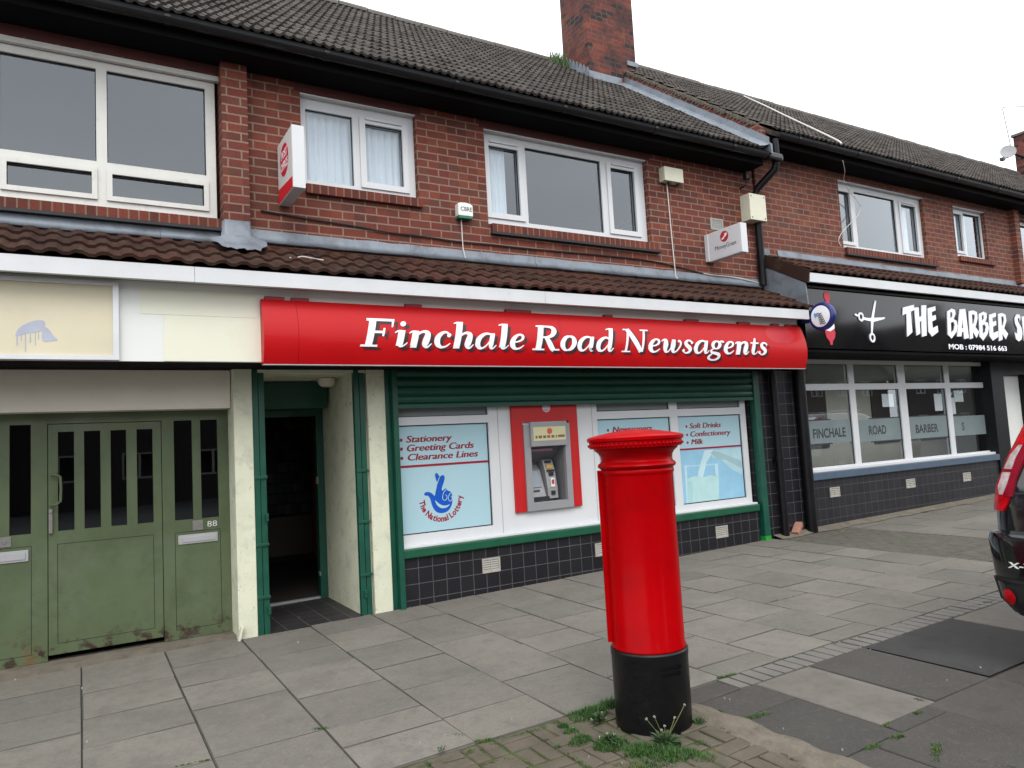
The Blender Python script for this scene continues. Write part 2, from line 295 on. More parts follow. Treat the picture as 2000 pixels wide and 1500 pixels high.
# ---------------------------------------------------------------- mesh helpers
ORG = {}
class MB:
    def __init__(s): s.v = []; s.f = []; s.m = []
    def add(s, vs, fs, mi=0):
        b = len(s.v); s.v += [tuple(v) for v in vs]
        for f in fs: s.f.append([i+b for i in f]); s.m.append(mi)
        return s
    def box(s, x0, x1, y0, y1, z0, z1, mi=0):
        if x0 > x1: x0, x1 = x1, x0
        if y0 > y1: y0, y1 = y1, y0
        if z0 > z1: z0, z1 = z1, z0
        return s.add([(x, y, z) for z in (z0, z1) for y in (y0, y1) for x in (x0, x1)],
            [(0, 2, 3, 1), (4, 5, 7, 6), (0, 1, 5, 4), (2, 6, 7, 3), (0, 4, 6, 2), (1, 3, 7, 5)], mi)
    def prism(s, poly, axis, a, b, mi=0):
        n = len(poly)
        def P(p, t): return {'x': (t, p[0], p[1]), 'y': (p[0], t, p[1]), 'z': (p[0], p[1], t)}[axis]
        return s.add([P(p, a) for p in poly] + [P(p, b) for p in poly],
            [list(range(n))[::-1], list(range(n, 2*n))] + [(i, (i+1) % n, (i+1) % n+n, i+n) for i in range(n)], mi)
    def plate(s, x0, x1, z0, z1, y0, y1, holes=(), mi=0, front=False):
        xs = sorted({round(v, 5) for v in [x0, x1]+[min(max(h[i], x0), x1) for h in holes for i in (0, 1)]})
        zs = sorted({round(v, 5) for v in [z0, z1]+[min(max(h[i], z0), z1) for h in holes for i in (2, 3)]})
        def solid(i, j):
            if i < 0 or j < 0 or i >= len(xs)-1 or j >= len(zs)-1: return False
            cx, cz = (xs[i]+xs[i+1])/2, (zs[j]+zs[j+1])/2
            return not any(h[0] < cx < h[1] and h[2] < cz < h[3] for h in holes)
        for i in range(len(xs)-1):
            for j in range(len(zs)-1):
                if not solid(i, j): continue
                a, b, c, d = xs[i], xs[i+1], zs[j], zs[j+1]
                s.add([(a, y0, c), (b, y0, c), (b, y0, d), (a, y0, d)], [(0, 1, 2, 3)], mi)
                if not front: s.add([(a, y1, c), (b, y1, c), (b, y1, d), (a, y1, d)], [(3, 2, 1, 0)], mi)
                if not solid(i-1, j): s.add([(a, y0, c), (a, y1, c), (a, y1, d), (a, y0, d)], [(3, 2, 1, 0)], mi)
                if not solid(i+1, j): s.add([(b, y0, c), (b, y1, c), (b, y1, d), (b, y0, d)], [(0, 1, 2, 3)], mi)
                if not solid(i, j-1): s.add([(a, y0, c), (b, y0, c), (b, y1, c), (a, y1, c)], [(3, 2, 1, 0)], mi)
                if not solid(i, j+1): s.add([(a, y0, d), (b, y0, d), (b, y1, d), (a, y1, d)], [(0, 1, 2, 3)], mi)
        return s
    def tube(s, pts, r, n=8, mi=0, caps=True):
        pts = [Vector(p) for p in pts]; R = r if isinstance(r, (list, tuple)) else [r]*len(pts)
        rings = []; up = Vector((0.13, 0.31, .94))
        for i, p in enumerate(pts):
            t = (pts[min(i+1, len(pts)-1)]-pts[max(i-1, 0)])
            if t.length < 1e-9: t = Vector((0, 0, 1))
            t.normalize(); a = t.cross(up)
            if a.length < .05: a = t.cross(Vector((1, 0, 0)))
            a.normalize(); b = t.cross(a)
            rings.append([p+(a*math.cos(2*PI*k/n)+b*math.sin(2*PI*k/n))*R[i] for k in range(n)])
        vs = [v for rg in rings for v in rg]; fs = []
        for i in range(len(pts)-1):
            for k in range(n): fs.append((i*n+k, i*n+(k+1) % n, (i+1)*n+(k+1) % n, (i+1)*n+k))
        if caps: fs += [list(range(n))[::-1], list(range((len(pts)-1)*n, len(pts)*n))]
        return s.add(vs, fs, mi)
    def lathe(s, prof, c, n=48, a0=0, a1=2*PI, mi=0):
        full = abs(a1-a0-2*PI) < 1e-6; m = n if full else n+1
        vs = [(c[0]+r*math.cos(a0+(a1-a0)*k/n), c[1]+r*math.sin(a0+(a1-a0)*k/n), c[2]+z) for r, z in prof for k in range(m)]
        fs = []
        for i in range(len(prof)-1):
            for k in range(n):
                k2 = (k+1) % m
                fs.append((i*m+k, i*m+k2, (i+1)*m+k2, (i+1)*m+k))
        return s.add(vs, fs, mi)
    def disc(s, c, r, axis, th, n=32, mi=0, rz=None):
        rz = rz or r
        ps = [(r*math.cos(2*PI*k/n), rz*math.sin(2*PI*k/n)) for k in range(n)]
        if axis == 'y': return s.prism([(c[0]+a, c[2]+b) for a, b in ps], 'y', c[1], c[1]+th, mi)
        if axis == 'x': return s.prism([(c[1]+a, c[2]+b) for a, b in ps], 'x', c[0], c[0]+th, mi)
        return s.prism([(c[0]+a, c[1]+b) for a, b in ps], 'z', c[2], c[2]+th, mi)
    def build(s, name, mats, parent=None, smooth=False, bevel=0, loc=None, recalc=True):
        if not isinstance(mats, (list, tuple)): mats = [mats]
        mats = [M[x] if isinstance(x, str) else x for x in mats]
        org = ORG.get(parent.name, Vector()) if parent else Vector(loc or (0, 0, 0))
        me = bpy.data.meshes.new(name)
        me.from_pydata([tuple(Vector(v)-org) for v in s.v], [], s.f)
        for m_ in mats: me.materials.append(m_)
        for p, mi in zip(me.polygons, s.m): p.material_index = mi
        bm = bmesh.new(); bm.from_mesh(me)
        if bevel:
            bmesh.ops.remove_doubles(bm, verts=bm.verts, dist=1e-6)
            bmesh.ops.recalc_face_normals(bm, faces=bm.faces)
            es = [e for e in bm.edges if len(e.link_faces) == 2 and e.calc_face_angle(0) > .6]
            bmesh.ops.bevel(bm, geom=es, offset=bevel, segments=2, profile=.6, affect='EDGES', clamp_overlap=True)
        elif recalc: bmesh.ops.recalc_face_normals(bm, faces=bm.faces)
        bm.to_mesh(me); bm.free()
        if smooth:
            for p in me.polygons: p.use_smooth = True
            if smooth != 'all':
                try: me.set_sharp_from_angle(angle=smooth if isinstance(smooth, float) else math.radians(35))
                except Exception: pass
        o = bpy.data.objects.new(name, me); C.objects.link(o)
        if parent: o.parent = parent
        else: o.location = org
        ORG[o.name] = org
        return o
def tag(o, label, cat, group=None, kind=None):
    if label: o['label'] = label
    if cat: o['category'] = cat
    if group: o['group'] = group
    if kind: o['kind'] = kind
    return o
def thing(name, label, cat, loc=(0, 0, 0), group=None):
    o = bpy.data.objects.new(name, None); C.objects.link(o); o.location = loc; o.empty_display_size = .2
    ORG[o.name] = Vector(loc); return tag(o, label, cat, group)
def gz(x, y=0): return .015 + .0145*x + .003*y

_cache = {}
def _eval(o):
    C.objects.link(o); dg = bpy.context.evaluated_depsgraph_get(); e = o.evaluated_get(dg); me = e.to_mesh()
    r = ([(v.co.x, v.co.y, v.co.z) for v in me.vertices], [list(p.vertices) for p in me.polygons])
    e.to_mesh_clear(); d = o.data; C.objects.unlink(o); bpy.data.objects.remove(o); bpy.data.curves.remove(d); return r
def txt(sx, shear=0., bold=0., spacing=1.0):
    k = (sx, shear, bold, spacing)
    if k not in _cache:
        c = bpy.data.curves.new('t', 'FONT'); c.body = sx; c.size = 1; c.shear = shear; c.offset = bold; c.space_character = spacing
        c.extrude = .5; c.resolution_u = 4
        _cache[k] = _eval(bpy.data.objects.new('t', c))
    return _cache[k]
def flat(polys):
    c = bpy.data.curves.new('p', 'CURVE'); c.dimensions = '2D'; c.fill_mode = 'BOTH'; c.extrude = .5
    for p in polys:
        s = c.splines.new('POLY'); s.points.add(len(p)-1); s.use_cyclic_u = True
        for q, (x, y) in zip(s.points, p): q.co = (x, y, 0, 1)
    return _eval(bpy.data.objects.new('p', c))
H_CAP = None
def place_txt(mb, s, fn, x0, x1, zb, cap, th=.004, shear=0., bold=0., mi=0, spacing=1.0):
    """letters of height cap on the baseline zb, squeezed to x0..x1; fn(u, v, w) turns sheet coordinates into a point"""
    vs, fs = txt(s, shear, bold, spacing)
    hv, _ = txt('H', 0, bold)
    ch = max(v[1] for v in hv); xa = min(v[0] for v in vs); xb = max(v[0] for v in vs)
    kx = (x1-x0)/(xb-xa); kz = cap/ch
    mb.add([fn(x0+(v[0]-xa)*kx, zb+v[1]*kz, (.5-v[2])*th) for v in vs], fs, mi)
def place_flat(mb, polys, fn, th=.004, mi=0):
    vs, fs = flat(polys); mb.add([fn(v[0], v[1], (.5-v[2])*th) for v in vs], fs, mi)
def onY(y): return lambda u, v, t: (u, y+t, v)
def smooth_poly(p, n=4, closed=True):
    out = []; m = len(p)
    rng = range(m) if closed else range(m-1)
    for i in rng:
        g = (lambda k: p[k % m]) if closed else (lambda k: p[min(max(k, 0), m-1)])
        a, b, c, d = g(i-1), g(i), g(i+1), g(i+2)
        for k in range(n):
            t = k/n
            out.append(tuple(.5*((2*b[j])+(-a[j]+c[j])*t+(2*a[j]-5*b[j]+4*c[j]-d[j])*t*t+(-a[j]+3*b[j]-3*c[j]+d[j])*t**3) for j in range(len(b))))
    if not closed: out.append(tuple(p[-1]))
    return out
def roof_tiles(mb, x0, x1, ye, ze, k, L, gauge, period, amp, step, nper=6, prof='roll', nm=3, sag=None, rnd=1):
    dn = math.sqrt(1+k*k); D = Vector((0, 1/dn, k/dn)); N = Vector((0, -k/dn, 1/dn))
    n = max(1, int(round(L/gauge))); g = L/n; nx = int((x1-x0)/period*nper)
    rr = random.Random(rnd)
    for c in range(n):
        jit = {}; b = len(mb.v); sh = (c % 2)*period*0
        for i in range(nx+1):
            x = x0+(x1-x0)*i/nx; t = (x/period) % 1.0
            if prof == 'roll': wv = max(0, math.cos(2*PI*(t-.5)))**.8
            else: wv = min(1, max(0, 1.6*(.5+.62*math.cos(2*PI*t))-.25))
            ti = int(x//(period*2)); j = jit.setdefault(ti, (rr.uniform(-.004, .005), rr.randrange(nm)))
            s0, s1 = c*g, min((c+1)*g+.02, L)
            sg = sag(x) if sag else 0
            p0 = Vector((x, ye, ze+sg))+D*s0; p1 = Vector((x, ye, ze+sg))+D*s1
            mb.v += [tuple(p0+N*(wv*amp*.9+step-.026+j[0])), tuple(p0+N*(wv*amp+step+j[0])), tuple(p1+N*(wv*amp+.002))]
        for i in range(nx):
            x = x0+(x1-x0)*i/nx; mi = jit[int(x//(period*2))][1]
            a = b+i*3; d = a+3
            mb.f += [[a, d, d+1, a+1], [a+1, d+1, d+2, a+2]]; mb.m += [mi, mi]

M['lintel_brick'] = pmat('lintel_brick', (.075, .020, .016), .85, .2, 8, bump=.3, bscale=40)
M['frosted_back'] = pmat('frosted_back', (.17, .20, .20), .5, .05, 2)

M['car_silver'] = pmat('car_silver', (.20, .21, .22), .18, .05, 2, metal=.3, spec=.6, coat=.6)
# ================================================================ GROUND
def gsheet(name, x0, x1, y0, y1, dz, m, kind='structure', nx=1):
    mb = MB(); xs = [x0+(x1-x0)*i/nx for i in range(nx+1)]
    for a, b in zip(xs, xs[1:]):
        mb.add([(a, y0, gz(a, y0)+dz), (b, y0, gz(b, y0)+dz), (b, y1, gz(b, y1)+dz), (a, y1, gz(a, y1)+dz)], [(0, 1, 2, 3)])
    return tag(mb.build(name, m), None, None, kind=kind)
gsheet('ground', -120, 160, -120, 120, -.075, 'road')
gsheet('moss_bed', 1.2, 2.98, -6.2, -3.258, -.009, 'moss')
gsheet('paving_bed', -12, 40, -6.3, 1.3, -.011, 'joint')
def slab(mb, x0, x1, y0, y1, th, mi, rr, gap=.0028, tilt=.0045, edge=None):
    t = [rr.uniform(-tilt, tilt) for _ in range(4)]; g = gap*rr.uniform(.5, 1.3); e = .006 if edge is None else .0055*rr.uniform(.4, 1.4)
    P = [(x0+g, y0+g), (x1-g, y0+g), (x1-g, y1-g), (x0+g, y1-g)]
    I = [(x0+g+e, y0+g+e), (x1-g-e, y0+g+e), (x1-g-e, y1-g-e), (x0+g+e, y1-g-e)]
    vs = [(x, y, gz(x, y)-.03) for x, y in P]+[(x, y, gz(x, y)+t[i]-.005) for i, (x, y) in enumerate(P)]+[(x, y, gz(x, y)+t[i]) for i, (x, y) in enumerate(I)]
    fs = [(8, 9, 10, 11)]+[(i, (i+1) % 4, 4+(i+1) % 4, 4+i) for i in range(4)]+[(4+i, 4+(i+1) % 4, 8+(i+1) % 4, 8+i) for i in range(4)]
    mb.add(vs, fs[:5], mi); b_ = len(mb.v)-len(vs)
    for f_ in fs[5:]: mb.f.append([i+b_ for i in f_]); mb.m.append(mi if edge is None else edge)
rr = random.Random(3); pv = MB()
cols = [-7.2+.6*i for i in range(13)]+[.6, 1.2, 1.8, 2.38, 2.94, 3.49, 4.04, 4.6, 5.16, 5.74, 6.3, 6.92, 7.46, 8.02]
J = {-.6: [-.45, -1.02, -1.57, -2.2, -2.52], 0.: [-.72, -1.32, -1.875, -2.52], .6: [-.5, -1.08, -1.65, -2.52],
     1.2: [-.77, -1.25, -1.90, -2.54, -2.85], 1.8: [-.42, -1.05, -1.65, -2.21, -2.82], 2.38: [-.5, -1.38, -1.87, -2.5],
     2.94: [-.52, -1.1, -1.72, -2.18, -2.9], 3.49: [-.8, -1.4, -2.0, -2.6, -3.16], 4.04: [-.5, -1.1, -1.7, -2.27, -2.9],
     4.6: [-.8, -1.4, -2.0, -2.58, -3.18], 5.16: [-.5, -1.1, -1.7, -2.31, -2.92], 5.74: [-.82, -1.42, -2.0, -2.60, -3.2],
     6.3: [-.5, -1.1, -1.7, -2.31, -2.95], 6.92: [-.85, -1.44, -2.05, -2.62, -3.2], 7.46: [-.55, -1.16, -1.74, -2.34, -2.95]}
for a, b in zip(cols, cols[1:]):
    a_ = round(a, 2) + 0.
    js = J.get(a_, None)
    if js is None: js = [-(.3*(int(a*10) % 2)+.55+.6*i) for i in range(9)]
    top = .12 if a < 1.1 else .02
    end = -6.2 if a < .55 else (-3.25 if a < 2.9 else -3.40)
    if a < .55: js = js+[js[-1]-.6*i for i in range(1, 7) if js[-1]-.6*i > end+.2]
    ys = [top]+[j for j in js if j > end+.1]+[end]
    for p, q in zip(ys, ys[1:]): slab(pv, a, b, q, p, .03, rr.randrange(5), rr, edge=5)
# flags in front of the second shop, beyond the brick patch
x = 9.42; ci = 0
while x < 26:
    ys = [-.02]+[-(.35+.3*(ci % 2)+.62*i) for i in range(5)]+[-3.4]
    for p, q in zip(ys, ys[1:]): slab(pv, x, x+.62, q, p, .03, rr.randrange(5), rr, edge=5)
    x += .62; ci += 1
tag(pv.build('pavement', SL+[M['slab_edge']]), None, None, kind='structure')
# brick patch by the second shop
pb = MB(); y = -2.72; ri = 0
while y < -.16:
    x = 8.03-(.1 if ri % 2 else 0)
    while x < 9.40:
        slab(pb, max(8.03, x), min(9.41, x+.2), y, y+.1, .03, rr.randrange(2), rr, .004, .003); x += .2
    y += .1; ri += 1
tag(pb.build('brick_paving', ['paver_b', 'paver_b']), None, None, kind='structure')
cs = MB(); rr2 = random.Random(5); pr = None
for i in range(40):                                   # rough concrete at the foot of the wall
    x0 = 8.05+i*.15; x1 = x0+.15
    y0a = -.16-.03*math.sin(x0*7); y0b = -.16-.03*math.sin(x1*7)
    cs.add([(x0, y0a, gz(x0)+.006), (x1, y0b, gz(x1)+.006), (x1, .01, gz(x1)+.05), (x0, .01, gz(x0)+.05)], [(0, 1, 2, 3)])
tag(cs.build('concrete_strip', 'concrete_rough', smooth=True), None, None, kind='structure')
# soldier-course kerb of small pavers
kb = MB(); x = 3.42; i = 0
while x < 26:
    slab(kb, x, x+.102, -3.60, -3.40, .03, 0, rr, .004, .003, edge=1); x += .102
tag(kb.build('kerb_strip', ['kerb', 'slab_edge']), None, None, kind='structure')
# parking side: dark flags, one light flag, tarmac patch
dk = MB()
slab(dk, 2.97, 3.42, -3.60, -3.405, .03, 0, rr)
for (x0, x1, y0, y1, mi) in ((3.0, 3.55, -3.90, -3.603, 0), (3.0, 3.55, -4.53, -3.90, 1), (3.0, 3.3, -5.15, -4.53, 2), (3.3, 3.95, -5.15, -4.53, 0), (3.0, 3.9, -6.2, -5.15, 1),
        (4.05, 4.63, -4.42, -3.60, 0), (3.55, 4.15, -4.53, -4.42, 1), (3.95, 4.63, -5.1, -4.42, 2), (3.9, 4.7, -6.2, -5.1, 1), (4.64, 5.6, -5.3, -4.41, 0), (4.7, 5.6, -6.2, -5.3, 2)):
    slab(dk, x0, x1, y0, y1, .03, mi, rr, .006, .004)
slab(dk, 3.55, 4.05, -4.42, -3.60, .03, 3, rr, .005, .002)
for k in range(8): slab(dk, 5.72+.62*k, 6.34+.62*k, -4.2, -3.60, .03, 3, rr, .005, .003)
tag(dk.build('parking_bay', DS+[M['light_flag']]), None, None, kind='structure')
gsheet('tarmac_patch', 4.64, 5.71, -4.405, -3.605, .0015, 'asphalt', nx=4)
gsheet('parking_ground', 5.6, 26, -6.2, -4.2, -.006, 'asphalt', nx=4)
# rough concrete haunch right of the post box
ch = MB(); gx, gy = 26, 40
def hin(x, y):
    R_ = 3.045-.05*math.sin((y+3.6)*2.2)+.012*math.sin(y*23); L_ = 2.86+.10*max(0, (-3.9-y)*.2)+.02*math.sin(y*17)
    return L_, R_
vs = []; hr = random.Random(9)
for j in range(gy+1):
    y = -3.60-(2.4)*j/gy; a, b = hin(0, y)
    if y > -3.72: a = 2.86
    for i in range(gx+1):
        x = a+(b-a)*i/gx; e = min(i, gx-i)/gx
        vs.append((x, y, gz(x, y)-.018+.05*min(1, e*3.2)+hr.uniform(-.003, .003)*2+.006*math.sin(x*31+y*9)))
ch.add(vs, [(j*(gx+1)+i, j*(gx+1)+i+1, (j+1)*(gx+1)+i+1, (j+1)*(gx+1)+i) for j in range(gy) for i in range(gx)])
tag(ch.build('concrete_haunch', 'concrete_rough', smooth='all'), None, None, kind='structure')
# block paving round the post box (basket pattern as laid)
bp = MB(); rr = random.Random(11)
def herr():
    # pairs of 200x100 blocks turned in turn
    u = .2
    for i in range(-1, 12):
        for j in range(-1, 9):
            X = 1.36+u*i-.07; Y = -3.27-u*(j+1)
            if (i+j) % 2: cells = [(X, X+u, Y, Y+u/2), (X, X+u, Y+u/2, Y+u)]
            else: cells = [(X, X+u/2, Y, Y+u), (X+u/2, X+u, Y, Y+u)]
            for (a, b, c, d) in cells:
                a, b, c, d = max(a, 1.205), min(b, 2.97), c, min(d, -3.262)
                if b-a < .04 or d-c < .04: continue
                slab(bp, a, b, c, d, .03, 0, rr, .009, .006)
herr()
tag(bp.build('block_paving', 'paver'), None, None, kind='structure')

# ================================================================ MAIN BUILDING
XL, XP = -6.5, 8.22         # left end (out of frame) and party wall
MAIN = thing('brick_shop', 'red brick shop building with green doorway gates, olive door and one tall chimney', 'shop building', (2.6, 0, gz(2.6)))
FA = (-3.4, 1.12, 3.76, 5.12); FB = (1.86, 3.07, 4.20, 5.12); FC = (3.89, 6.25, 4.03, 5.12)
wall = MB()
wall.plate(XL, XP, 2.42, 5.34, 0, .26, [FA, FB, FC])
wall.box(XL, XL+.25, .26, 7.3, 0, 5.34); wall.box(XP-.25, XP, .26, 7.3, -.1, 5.34); wall.box(XL, XP, 7.05, 7.3, -.1, 5.34)
wall.box(1.12, 1.345, -.11, 0, 3.71, 5.3)                   # brick pier
wall_o = wall.build('wall', 'brick', MAIN)
br = MB(); br.plate(1.86+.0, 2.1, 5.24, 5.30, -.004, .0, ()); 
# interiors: upper floor lining, rooms
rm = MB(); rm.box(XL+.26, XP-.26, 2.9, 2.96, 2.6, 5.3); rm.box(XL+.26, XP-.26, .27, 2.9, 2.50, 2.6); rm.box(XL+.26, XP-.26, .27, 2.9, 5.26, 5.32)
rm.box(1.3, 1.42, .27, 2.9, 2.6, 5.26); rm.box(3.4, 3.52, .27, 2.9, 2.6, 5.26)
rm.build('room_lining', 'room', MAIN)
def window(parent, hole, y0, mull, cells, mat='upvc', glass='glass', fr=.055, depth=.07, vents=(), name='window', extra=()):
    """white frame filling hole; cells = (x0,x1,z0,z1,sash)"""
    x0, x1, z0, z1 = hole
    mb = MB(); holes = [c[:4] for c in cells]+list(extra)
    mb.plate(x0+.002, x1-.002, z0+.002, z1-.002, y0, y0+depth, holes)
    w_ = mb.build(name, mat, parent)
    for (a, b, c, d, s) in cells:
        if s:
            k = MB(); o = s
            k.plate(a-o, b+o, c-o, d+o, y0-.018, y0-.001, [(a+.006, b-.006, c+.006, d-.006)]); k.build('sash', mat, w_)
        g = MB(); g.plate(a-.0, b+.0, c-.0, d+.0, y0+.020, y0+.032, [(a+.007, b-.007, c+.007, d-.007)]); g.build('gasket', 'gasket', w_)
        p = MB(); p.box(a+.004, b-.004, y0+.034, y0+.038, c+.004, d-.004); p.build('pane', glass, w_)
    for (a, b, z) in vents:
        v = MB(); v.box(a, b, y0-.034, y0-.019, z, z+.022); v.build('trickle_vent', mat, w_, bevel=.004)
    return w_
def lining(mb, hole, y0, y1, t=.012):
    x0, x1, z0, z1 = hole
    mb.box(x0+.001, x1-.001, y0, y1, z1-t, z1-.001)
wA = window(MAIN, (FA[0], FA[1]-.03, FA[2]+.0, FA[3]-.05), .06, None,
    [(-1.55, -.62, 4.18, 5.00, 0), (-.55, .135, 4.18, 5.00, 0), (.215, 1.005, 4.18, 5.00, 0), (-.50, .105, 3.88, 4.085, .035), (.245, .985, 3.88, 4.085, .035), (-1.5, -.66, 3.88, 4.085, .035), (-3.3, -1.65, 3.88, 5.0, 0)], mat='upvc_old')
tr = MB(); tr.box(FA[0], FA[1]-.001, .012, .06, FA[3]-.048, FA[3]-.002); tr.build('head_trim', 'upvc_old', wA)
wB = window(MAIN, FB, .07, None, [(1.925, 2.40, 4.275, 4.995, 0), (2.525, 2.94, 4.325, 4.955, .055)], vents=[(2.53, 2.93, 4.985)])
wC = window(MAIN, FC, .07, None, [(3.965, 4.365, 4.18, 4.965, .055), (4.465, 5.56, 4.115, 5.02, 0), (5.70, 6.09, 4.17, 4.965, .055)], vents=[(3.98, 4.35, 4.995), (5.72, 6.08, 4.995)])
for wnd, h in ((wB, FB), (wC, FC)):
    t = MB(); t.box(h[0]+.003, h[1]-.003, .002, .069, h[3]-.016, h[3]-.003); t.build('head_trim', 'upvc', wnd)
def sill(parent, x0, x1, z0, z1, slate=True, proud=.045):
    m = MB(); m.box(x0, x1, -proud, .066, z0, z1); s_ = m.build('window_sill', 'soldier', parent, bevel=.004)
    if slate:
        k = MB(); k.box(x0-.01, x1+.01, -proud-.012, -.002, z0-.028, z0-.002); k.build('slate_course', 'slate_edge', s_)
    return s_
lb = MB()
for h in (FA, FB, FC): lb.box(max(XL+.3, h[0]-.06), min(h[1]+.06, 1.115 if h is FA else 99), -.0035, -.0005, h[3]+.004, 5.208)
lb.build('lintel_course', 'lintel_brick', MAIN)
sill(MAIN, XL+.5, 1.118, 3.672, 3.758); sill(MAIN, 1.885, 3.095, 4.105, 4.198, False); sill(MAIN, 3.915, 6.345, 3.935, 4.028)
# eaves
sf = MB(); sf.box(XL, 8.08, -.33, -.002, 5.21, 5.36); sf.build('soffit', 'soffit', MAIN)
def gutter(parent, x0, x1, y, z, r=.062):
    g = MB(); n = 12
    prof = [(y+r*math.cos(PI+PI*k/n), z+r*math.sin(PI+PI*k/n)) for k in range(n+1)]
    prof = [(y-r-.006, z+.012)]+prof+[(y+r, z+.012)]
    inner = [(a*1.0 if False else y+(a-y)*.9, z+(b-z)*.9+.003) for a, b in prof[::-1]]
    g.prism(prof+inner, 'x', x0, x1)
    x = x0+.4
    go = None
    go = g.build('gutter', 'gutter', parent, smooth=True)
    while x < x1-.2:
        b = MB(); pr_ = [(y+(a-y)*1.09, z+(c-z)*1.09-.001) for a, c in prof]; inn = [(y+(a-y)*1.005, z+(c-z)*1.005) for a, c in prof[::-1]]
        b.prism(pr_+inn, 'x', x-.022, x+.022); b.build('gutter_joint', 'gutter', go); x += 1.35
    return go
gutter(MAIN, XL, 8.05, -.40, 5.335)
# roof
KR = .775; YE, ZE, YR = -.42, 5.385, 3.45
LR = (YR-YE)*math.sqrt(1+KR*KR); ZR = ZE+KR*(YR-YE)
def roof(parent, x0, x1, ze, mats, period=.092, nper=6, rnd=1, sag=None):
    r = MB(); r.prism([(YE, ze-.03), (YR, ze-.03+KR*(YR-YE)), (7.4, ze-.03), (7.4, ze-.10), (YR, ze-.12+KR*(YR-YE)), (YE+.03, ze-.08)], 'x', x0, x1, 0)
    roof_tiles(r, x0, x1, YE, ze, KR, LR, .285, period, .023, .027, nper, 'roll', 3, sag, rnd)
    ro = r.build('roof', mats, parent, recalc=False)
    g = MB(); zr = ze+KR*(YR-YE); x = x0; q = random.Random(rnd)
    while x < x1-.01:
        e = min(x+.44, x1); dz = q.uniform(-.008, .008)
        g.prism([(YR+.13*math.cos(PI*k/8), zr-.05+dz+.115*math.sin(PI*k/8)) for k in range(9)], 'x', x+.004, e-.004); x += .45
    g.build('ridge_tiles', 'ridge', ro)
    return ro
RM = ['roof1', 'roof2', 'roof3']
roofo = roof(MAIN, XL, 7.98, ZE, RM)
def rz_(y, ze=ZE): return ze+KR*(y-YE)
# chimney
cx0, cx1, cy0, cy1 = 7.35, 8.37, 2.40, 3.12
c = MB(); c.box(cx0, cx1, cy0, cy1, 6.6, 11.5); chim = c.build('chimney', 'brick_ch', MAIN)
f = MB()
for i in range(7):                                    # stepped soakers on the left cheek
    y = cy0+.02+i*.095; z = rz_(y)+.02
    f.prism([(y-.01, z-.02), (y+.12, z+.075), (y+.028, z+.215), (y-.01, z+.15)], 'x', cx0-.014-(i % 2)*.003, cx0-.002)
f.prism([(cy0-.02, rz_(cy0)-.01), (cy1, rz_(cy1)-.01), (cy1, rz_(cy1)+.07), (cy0-.02, rz_(cy0)+.06)], 'x', cx0-.022, cx0-.018)
f.box(cx0-.03, 8.02, cy0-.014, cy0-.002, rz_(cy0)-.03, rz_(cy0)+.15)
f.prism([(cy0-.15, rz_(cy0-.15)+.05), (cy0-.002, rz_(cy0)+.03), (cy0-.002, rz_(cy0)+.045), (cy0-.15, rz_(cy0-.15)+.062)], 'x', cx0-.05, 8.0)
f.prism([(cy0-.03, rz_(cy0)+.42), (cy0-.004, rz_(cy0)+.42), (cy0-.004, rz_(cy0)+.50), (cy0-.03, rz_(cy0)+.50)], 'x', 8.16, 8.40)
f.build('flashing', 'lead', chim)
# party-wall upstand between the two roofs
ZE2 = 5.715
up = MB(); up.prism([(YE+.12, rz_(YE+.12)-.1), (YR, rz_(YR)-.1), (YR, rz_(YR, ZE2)-.01), (YE+.12, rz_(YE+.12, ZE2)-.035)], 'x', 8.10, 8.30)
up.build('party_wall', 'brick', MAIN)
ld = MB(); q = random.Random(4); n = 34
vs = []
for i in range(n+1):
    y = YE-.03+(cy0+.0-YE+.03)*i/n; z = rz_(y)
    vs += [(7.90+q.uniform(-.018, .018), y, z+.048), (7.985, y, z+.065), (8.085, y, z+.10), (8.092, y, z+.205+q.uniform(-.006, .006))]
ld.add(vs, [(i*4+k, i*4+k+1, i*4+k+5, i*4+k+4) for i in range(n) for k in range(3)])
ld.build('verge_flashing', 'lead', MAIN)
mt = MB(); q = random.Random(6)
for i in range(46):                                   # crumbling mortar bedding along the verge
    y = YE+.2+i*.058; z = rz_(y, ZE2)-.035
    mt.box(8.085+q.uniform(-.014, .01), 8.2, y, y+.062, z-.004+q.uniform(-.01, .012), z+.034+q.uniform(-.008, .012))
mt.build('verge_mortar', pmat('verge_mortar', (.085, .072, .055), .95, .4, 12, bump=.8, bscale=40), MAIN)
lx = MB(); lx.prism([(-.47, 5.33), (-.2, 5.52), (-.2, 5.74), (-.47, 5.46)], 'x', 8.09, 8.12); lx.build('lead_dressing', 'lead', MAIN)
